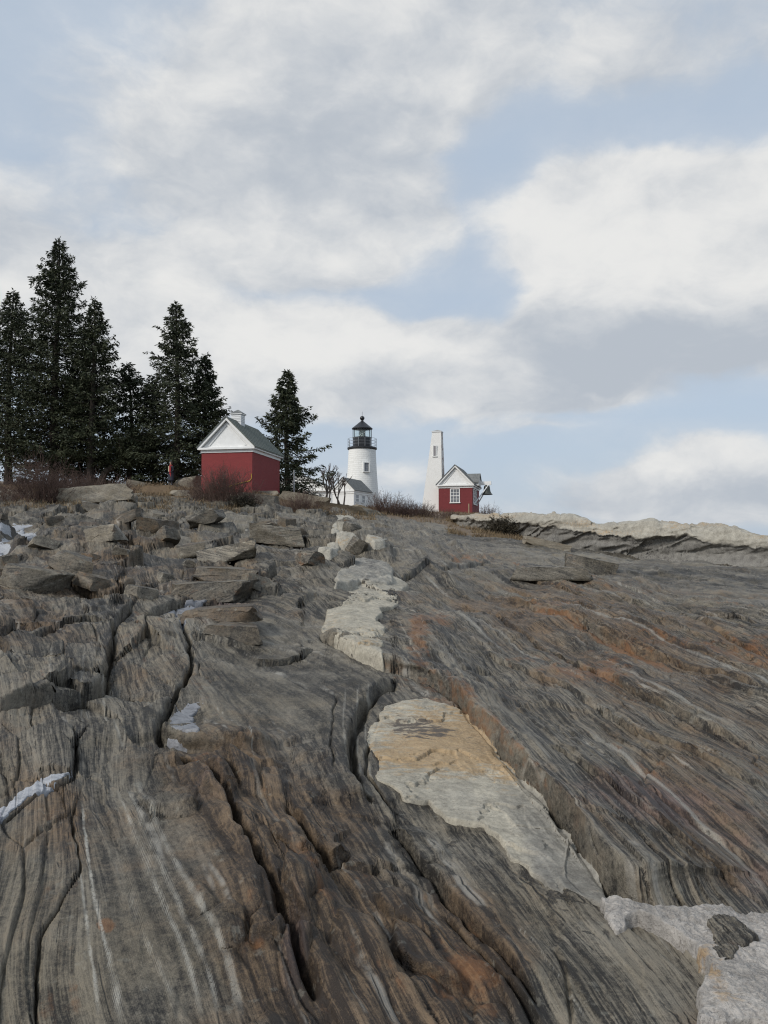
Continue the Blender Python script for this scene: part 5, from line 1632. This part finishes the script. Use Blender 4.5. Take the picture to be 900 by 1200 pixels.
# ------------------------------------------------------------------ bare shrubs
def shrub_mesh(seed, rx, rz, stems, mat, twig=4, r=.008, leafy=0):
    rs = np.random.RandomState(seed)
    segs = []
    sp, sd = [], []
    for i in range(stems):
        b = np.array([rs.normal(0, rx * .42), rs.normal(0, rx * .32), -.15])
        out = b[:2] / (rx + 1e-6)
        d = np.array([out[0] * .7 + rs.normal(0, .22), out[1] * .7 + rs.normal(0, .22), 1.0])
        d /= np.linalg.norm(d)
        L = rz * rs.uniform(.55, 1.1) * (1 - .35 * min(1, np.hypot(*out)))
        p = b; n = 3
        for s in range(n):
            q = p + d * L / n + rs.normal(0, .03 * L, 3)
            segs.append((p, q, r * (1 - s / (n + 1)), r * (1 - (s + 1) / (n + 1))))
            for k in range(twig if s else 1):
                f = rs.rand()
                o = p * (1 - f) + q * f
                td = d * .8 + rs.normal(0, .5, 3)
                td /= np.linalg.norm(td)
                e = o + td * L * rs.uniform(.12, .30)
                segs.append((o, e, r * .55, r * .3))
                if leafy:
                    m = leafy
                    fr = rs.rand(m)
                    sp.append(o + (e - o) * fr[:, None] + rs.normal(0, .02, (m, 3))); sd.append(td + rs.normal(0, .5, (m, 3)))
            p = q
            d = d + rs.normal(0, .14, 3); d /= np.linalg.norm(d)
    V, F = tubes(segs, 3)
    if leafy:
        Pn, Dn = np.concatenate(sp), np.concatenate(sd); n = len(Pn)
        V2, F2 = sprays(Pn, Dn, rs.uniform(.06, .14, n), rs.uniform(.012, .03, n), rs)
        F = np.concatenate([F, F2 + len(V)]); V = np.concatenate([V, V2])
    return raw_mesh('twigs', V, F, None, mat)
def shrub(label, px, D, half_px, h_px, seed, stems=150, mat=None, name='bare_shrub', cat='shrub', leafy=0, group='bare brown shrubs along the crest', r=.011):
    x = col_at(px, D)
    o = link(name, shrub_mesh(seed, half_px / FOC * D, h_px / FOC * D * 1.15, stems, mat or M_TWIG, 4, r, leafy))
    o.location = (x, D, ground(x, D) - .05)
    return tag(o, label, cat, group if name == 'bare_shrub' else None)
shrub('brown bush at the far left edge under the spruces', 4, 45, 22, 40, 41)
shrub('tall reddish brown bush under the tallest spruce', 44, 43, 24, 50, 42, 220)
shrub('dense brown bush just left of the broad pale slab', 66, 44.5, 20, 36, 43, 190)
shrub('low brown bush in front of the left bush thicket', 26, 41, 24, 24, 44)
shrub('brown bush behind the broad pale slab', 98, 50, 26, 30, 45, 170)
shrub('low brown bush above the right end of the broad pale slab', 140, 52, 22, 20, 46)
shrub('large round brown bush against the oil house front', 262, 47.5, 27, 38, 47, 300)
shrub('brown bush at the left end of the oil house bush', 238, 48.5, 16, 26, 48, 130)
shrub('low brown bush at the right end of the oil house bush', 292, 47.5, 14, 20, 49, 110)
shrub('dusky brown thicket below the ochre rock bank', 352, 47.5, 24, 24, 50, 210)
shrub('small brown shrub left of the table slab', 376, 48, 14, 18, 51, 90)
shrub('reddish bush just right of the lighthouse foot', 452, 57, 17, 27, 52, 220)
shrub('reddish bush in the middle between lighthouse and white tower', 474, 58, 17, 22, 53, 210)
shrub('reddish bush at the foot of the white tower', 495, 59, 15, 18, 54, 170)
shrub('low reddish shrub in front of the bell house', 525, 60, 20, 14, 55, 140)
shrub('small bare bush on the skyline right of the bell house', 572, 66, 10, 18, 56, 110)
shrub('low tuft of bare twigs on the ledge right of the bell house', 614, 52, 8, 10, 57, 50)
shrub('dark evergreen bush beneath the oil house bush', 284, 46.5, 9, 16, 58, 90, M_JUNIPER, 'juniper_shrub', 'shrub', 5)
shrub('dark juniper bush hanging over the granite ledge', 590, 49.2, 20, 22, 59, 170, M_JUNIPER, 'juniper_shrub', 'shrub', 5)

def bare_tree(label, px, D, base_y, top_y, spread, seed):
    rs = np.random.RandomState(seed)
    x = col_at(px, D)
    zb = ground(x, D)
    H = (645 - top_y) / FOC * D - zb
    segs = []
    def grow(p, d, L, r, lev):
        n = 3
        for s in range(n):
            q = p + d * L / n
            segs.append((p, q, r * (1 - .25 * s / n), r * (1 - .25 * (s + 1) / n)))
            p = q
            d = d + rs.normal(0, .10, 3); d /= np.linalg.norm(d)
        if lev < 4:
            for k in range(rs.randint(2, 4)):
                e = d + rs.normal(0, .38, 3) * np.array([spread, spread, .6]); e[2] += .25
                e /= np.linalg.norm(e)
                grow(p, e, L * rs.uniform(.6, .85), r * .62, lev + 1)
    for k in range(3):
        d = np.array([rs.normal(0, .16) * spread, rs.normal(0, .12), 1.]); d /= np.linalg.norm(d)
        grow(np.array([rs.normal(0, .12), 0, -.2]), d, H * .34, .075, 1)
    V, F = tubes(segs, 5)
    sc = H / V[:, 2].max()
    V[:, 2] *= sc
    root = empty('bare_tree', (x, D, zb))
    tag(root, label, 'tree')
    k = 9 * 2 * 5
    link('branches', raw_mesh('branches', V, F, None, M_DRYTREE), root)
bare_tree('small leafless tree leaning left of the white gabled building', 383, 62, 588, 541, 1.1, 3)
bare_tree('small leafless tree in front of the white gabled building', 399.5, 64, 588, 553, .9, 8)

# ------------------------------------------------------------------ dry grass
def build_grass():
    rs = np.random.RandomState(9)
    pts = []
    def patch(px0, px1, D0, D1, n):
        n = int(n * .8); D = rs.uniform(D0, D1, n); a = (rs.uniform(px0, px1, n) - CX) / FOC
        pts.append(np.stack([a * D, D], 1))
    patch(525, 640, 44, 60, 9000)
    patch(0, 200, 38, 56, 7000)
    patch(300, 440, 46, 56, 4500)
    patch(160, 300, 44, 56, 4500)
    patch(430, 560, 52, 78, 4000)
    P = np.concatenate(pts)
    keep = gn(P[:, 0] * .35, P[:, 1] * .35, 501) + .5 * gn(P[:, 0] * 1.1, P[:, 1] * 1.1, 502) > -.10
    P = P[keep]
    z, A = terrain(P[:, 0], P[:, 1], True)
    n = len(P)
    B = np.concatenate([np.column_stack([P, z - .03])] * 2)
    Dr = np.column_stack([rs.normal(0, .5, 2 * n), rs.normal(0, .5, 2 * n), np.ones(2 * n)])
    V, F = sprays(B + rs.normal(0, .05, B.shape) * np.array([1, 1, 0]), Dr, rs.uniform(.12, .38, 2 * n), rs.uniform(.008, .02, 2 * n), rs)
    o = link('dry_grass', raw_mesh('dry_grass', V, F, None, M_GRASS, False), None)
    tag(o, 'tan dry grass tufts between the rocks along the crest', 'grass', kind='stuff')
build_grass()

# ------------------------------------------------------------------ the sea beyond the point
def build_sea():
    m, N, b = new_mat('sea_water')
    b.inputs['Base Color'].default_value = rgb(.02, .04, .055)
    b.inputs['Roughness'].default_value = .15
    geo = N.n('ShaderNodeNewGeometry')
    bp = N.n('ShaderNodeBump'); bp.inputs['Strength'].default_value = .6; bp.inputs['Distance'].default_value = .4
    N.put(bp.inputs['Height'], N.noise(geo.outputs['Position'], .35, 5, .6))
    N.t.links.new(bp.outputs[0], b.inputs['Normal'])
    o = MB().box(-9000, 9000, -9000, 9000, -12, -9.0).build('sea', m)
    tag(o, 'open sea around the point', kind='structure')
build_sea()

# ------------------------------------------------------------------ person on the crest
def person():
    D = 57.0
    x = col_at(199.5, D)
    root = empty('person', (x, D, ground(x, D)), math.radians(-35))
    tag(root, 'person in a long dark coat with a red and cream scarf before the spruces', 'person')
    J = {'pel': (0, 0, .95), 'wst': (0, 0, 1.10), 'chs': (0, .01, 1.33), 'nck': (0, .01, 1.47), 'hd0': (0, -.01, 1.55), 'hd1': (0, -.015, 1.66), 'hd2': (0, -.01, 1.74),
         'shL': (-.17, .01, 1.40), 'elL': (-.23, .03, 1.13), 'wrL': (-.13, -.15, 1.00), 'hnL': (-.05, -.20, 1.00),
         'shR': (.17, .01, 1.40), 'elR': (.23, .03, 1.13), 'wrR': (.13, -.15, 1.00), 'hnR': (.05, -.20, 1.01),
         'hpL': (-.10, 0, .88), 'knL': (-.11, -.02, .48), 'anL': (-.11, .02, .09), 'toL': (-.12, -.14, .05),
         'hpR': (.10, 0, .88), 'knR': (.11, -.04, .48), 'anR': (.12, 0, .09), 'toR': (.13, -.16, .05)}
    E = [('pel', 'wst'), ('wst', 'chs'), ('chs', 'nck'), ('nck', 'hd0'), ('hd0', 'hd1'), ('hd1', 'hd2')]
    for s in 'LR':
        E += [('chs', 'sh' + s), ('sh' + s, 'el' + s), ('el' + s, 'wr' + s), ('wr' + s, 'hn' + s), ('pel', 'hp' + s), ('hp' + s, 'kn' + s), ('kn' + s, 'an' + s), ('an' + s, 'to' + s)]
    R = {'pel': (.15, .12), 'wst': (.14, .11), 'chs': (.16, .12), 'nck': (.055, .055), 'hd0': (.075, .085), 'hd1': (.085, .10), 'hd2': (.06, .07), 'sh': (.075, .075), 'el': (.055, .055), 'wr': (.04, .04), 'hn': (.035, .03),
         'hp': (.10, .10), 'kn': (.07, .07), 'an': (.05, .055), 'to': (.045, .035)}
    names = list(J)
    me = bpy.data.meshes.new('body')
    me.from_pydata([J[k] for k in names], [(names.index(a), names.index(b)) for a, b in E], [])
    o = link('body', me, root)
    m = o.modifiers.new('skin', 'SKIN')
    me.skin_vertices or None
    lay = me.skin_vertices
    if not len(lay):
        bpy.context.view_layer.objects.active = o
        o.modifiers.remove(m)
        bpy.ops.object.modifier_add(type='SKIN')
        lay = me.skin_vertices
    for i, k in enumerate(names):
        lay[0].data[i].radius = R.get(k) or R[k[:2]]
    lay[0].data[0].use_root = True
    s = o.modifiers.new('sub', 'SUBSURF'); s.levels = 2; s.render_levels = 2
    mm, N, b = new_mat('skin_and_clothes')
    tc = N.n('ShaderNodeTexCoord')
    sep = N.n('ShaderNodeSeparateXYZ'); N.put(sep.inputs[0], tc.outputs['Object'])
    c = N.mix(N.m('GREATER_THAN', sep.outputs[2], 1.49), rgb(.022, .024, .034), rgb(.42, .21, .15))
    N.put(b.inputs['Base Color'], c); b.inputs['Roughness'].default_value = .8
    me.materials.append(mm)
    coat = plain('navy_coat', rgb(.022, .024, .036), .85)
    cm = MB().lathe([(.27, .42), (.25, .70), (.21, .98), (.20, 1.15), (.215, 1.34), (.15, 1.43), (.09, 1.48)], 20, closed=False)
    cm.v = [(vx, vy * .74, vz) for vx, vy, vz in cm.v]
    cm.build('coat', coat, root, True)
    red = plain('red_scarf', rgb(.30, .025, .03), .8)
    cream = plain('cream_scarf', rgb(.50, .43, .30), .8)
    sc = MB().lathe([(.10, 1.43), (.125, 1.46), (.115, 1.51), (.08, 1.53)], 16, closed=False); sc.build('scarf', red, root, True)
    MB().box(.02, .11, -.185, -.155, .86, 1.44).build('scarf_end', red, root)
    MB().box(-.07, .015, -.188, -.158, 1.05, 1.44).build('scarf_end', cream, root)
    MB().box(.115, .165, -.16, -.13, .70, 1.40).build('bag_strap', red, root)
    hair = plain('brown_hair', rgb(.05, .028, .018), .6)
    hm = MB().lathe([(.098, 1.58), (.105, 1.66), (.098, 1.73), (.07, 1.785), (.02, 1.80)], 16)
    hm.v = [(vx, vy * 1.08 + .025, vz) for vx, vy, vz in hm.v]
    hm.build('hair', hair, root, True)
person()
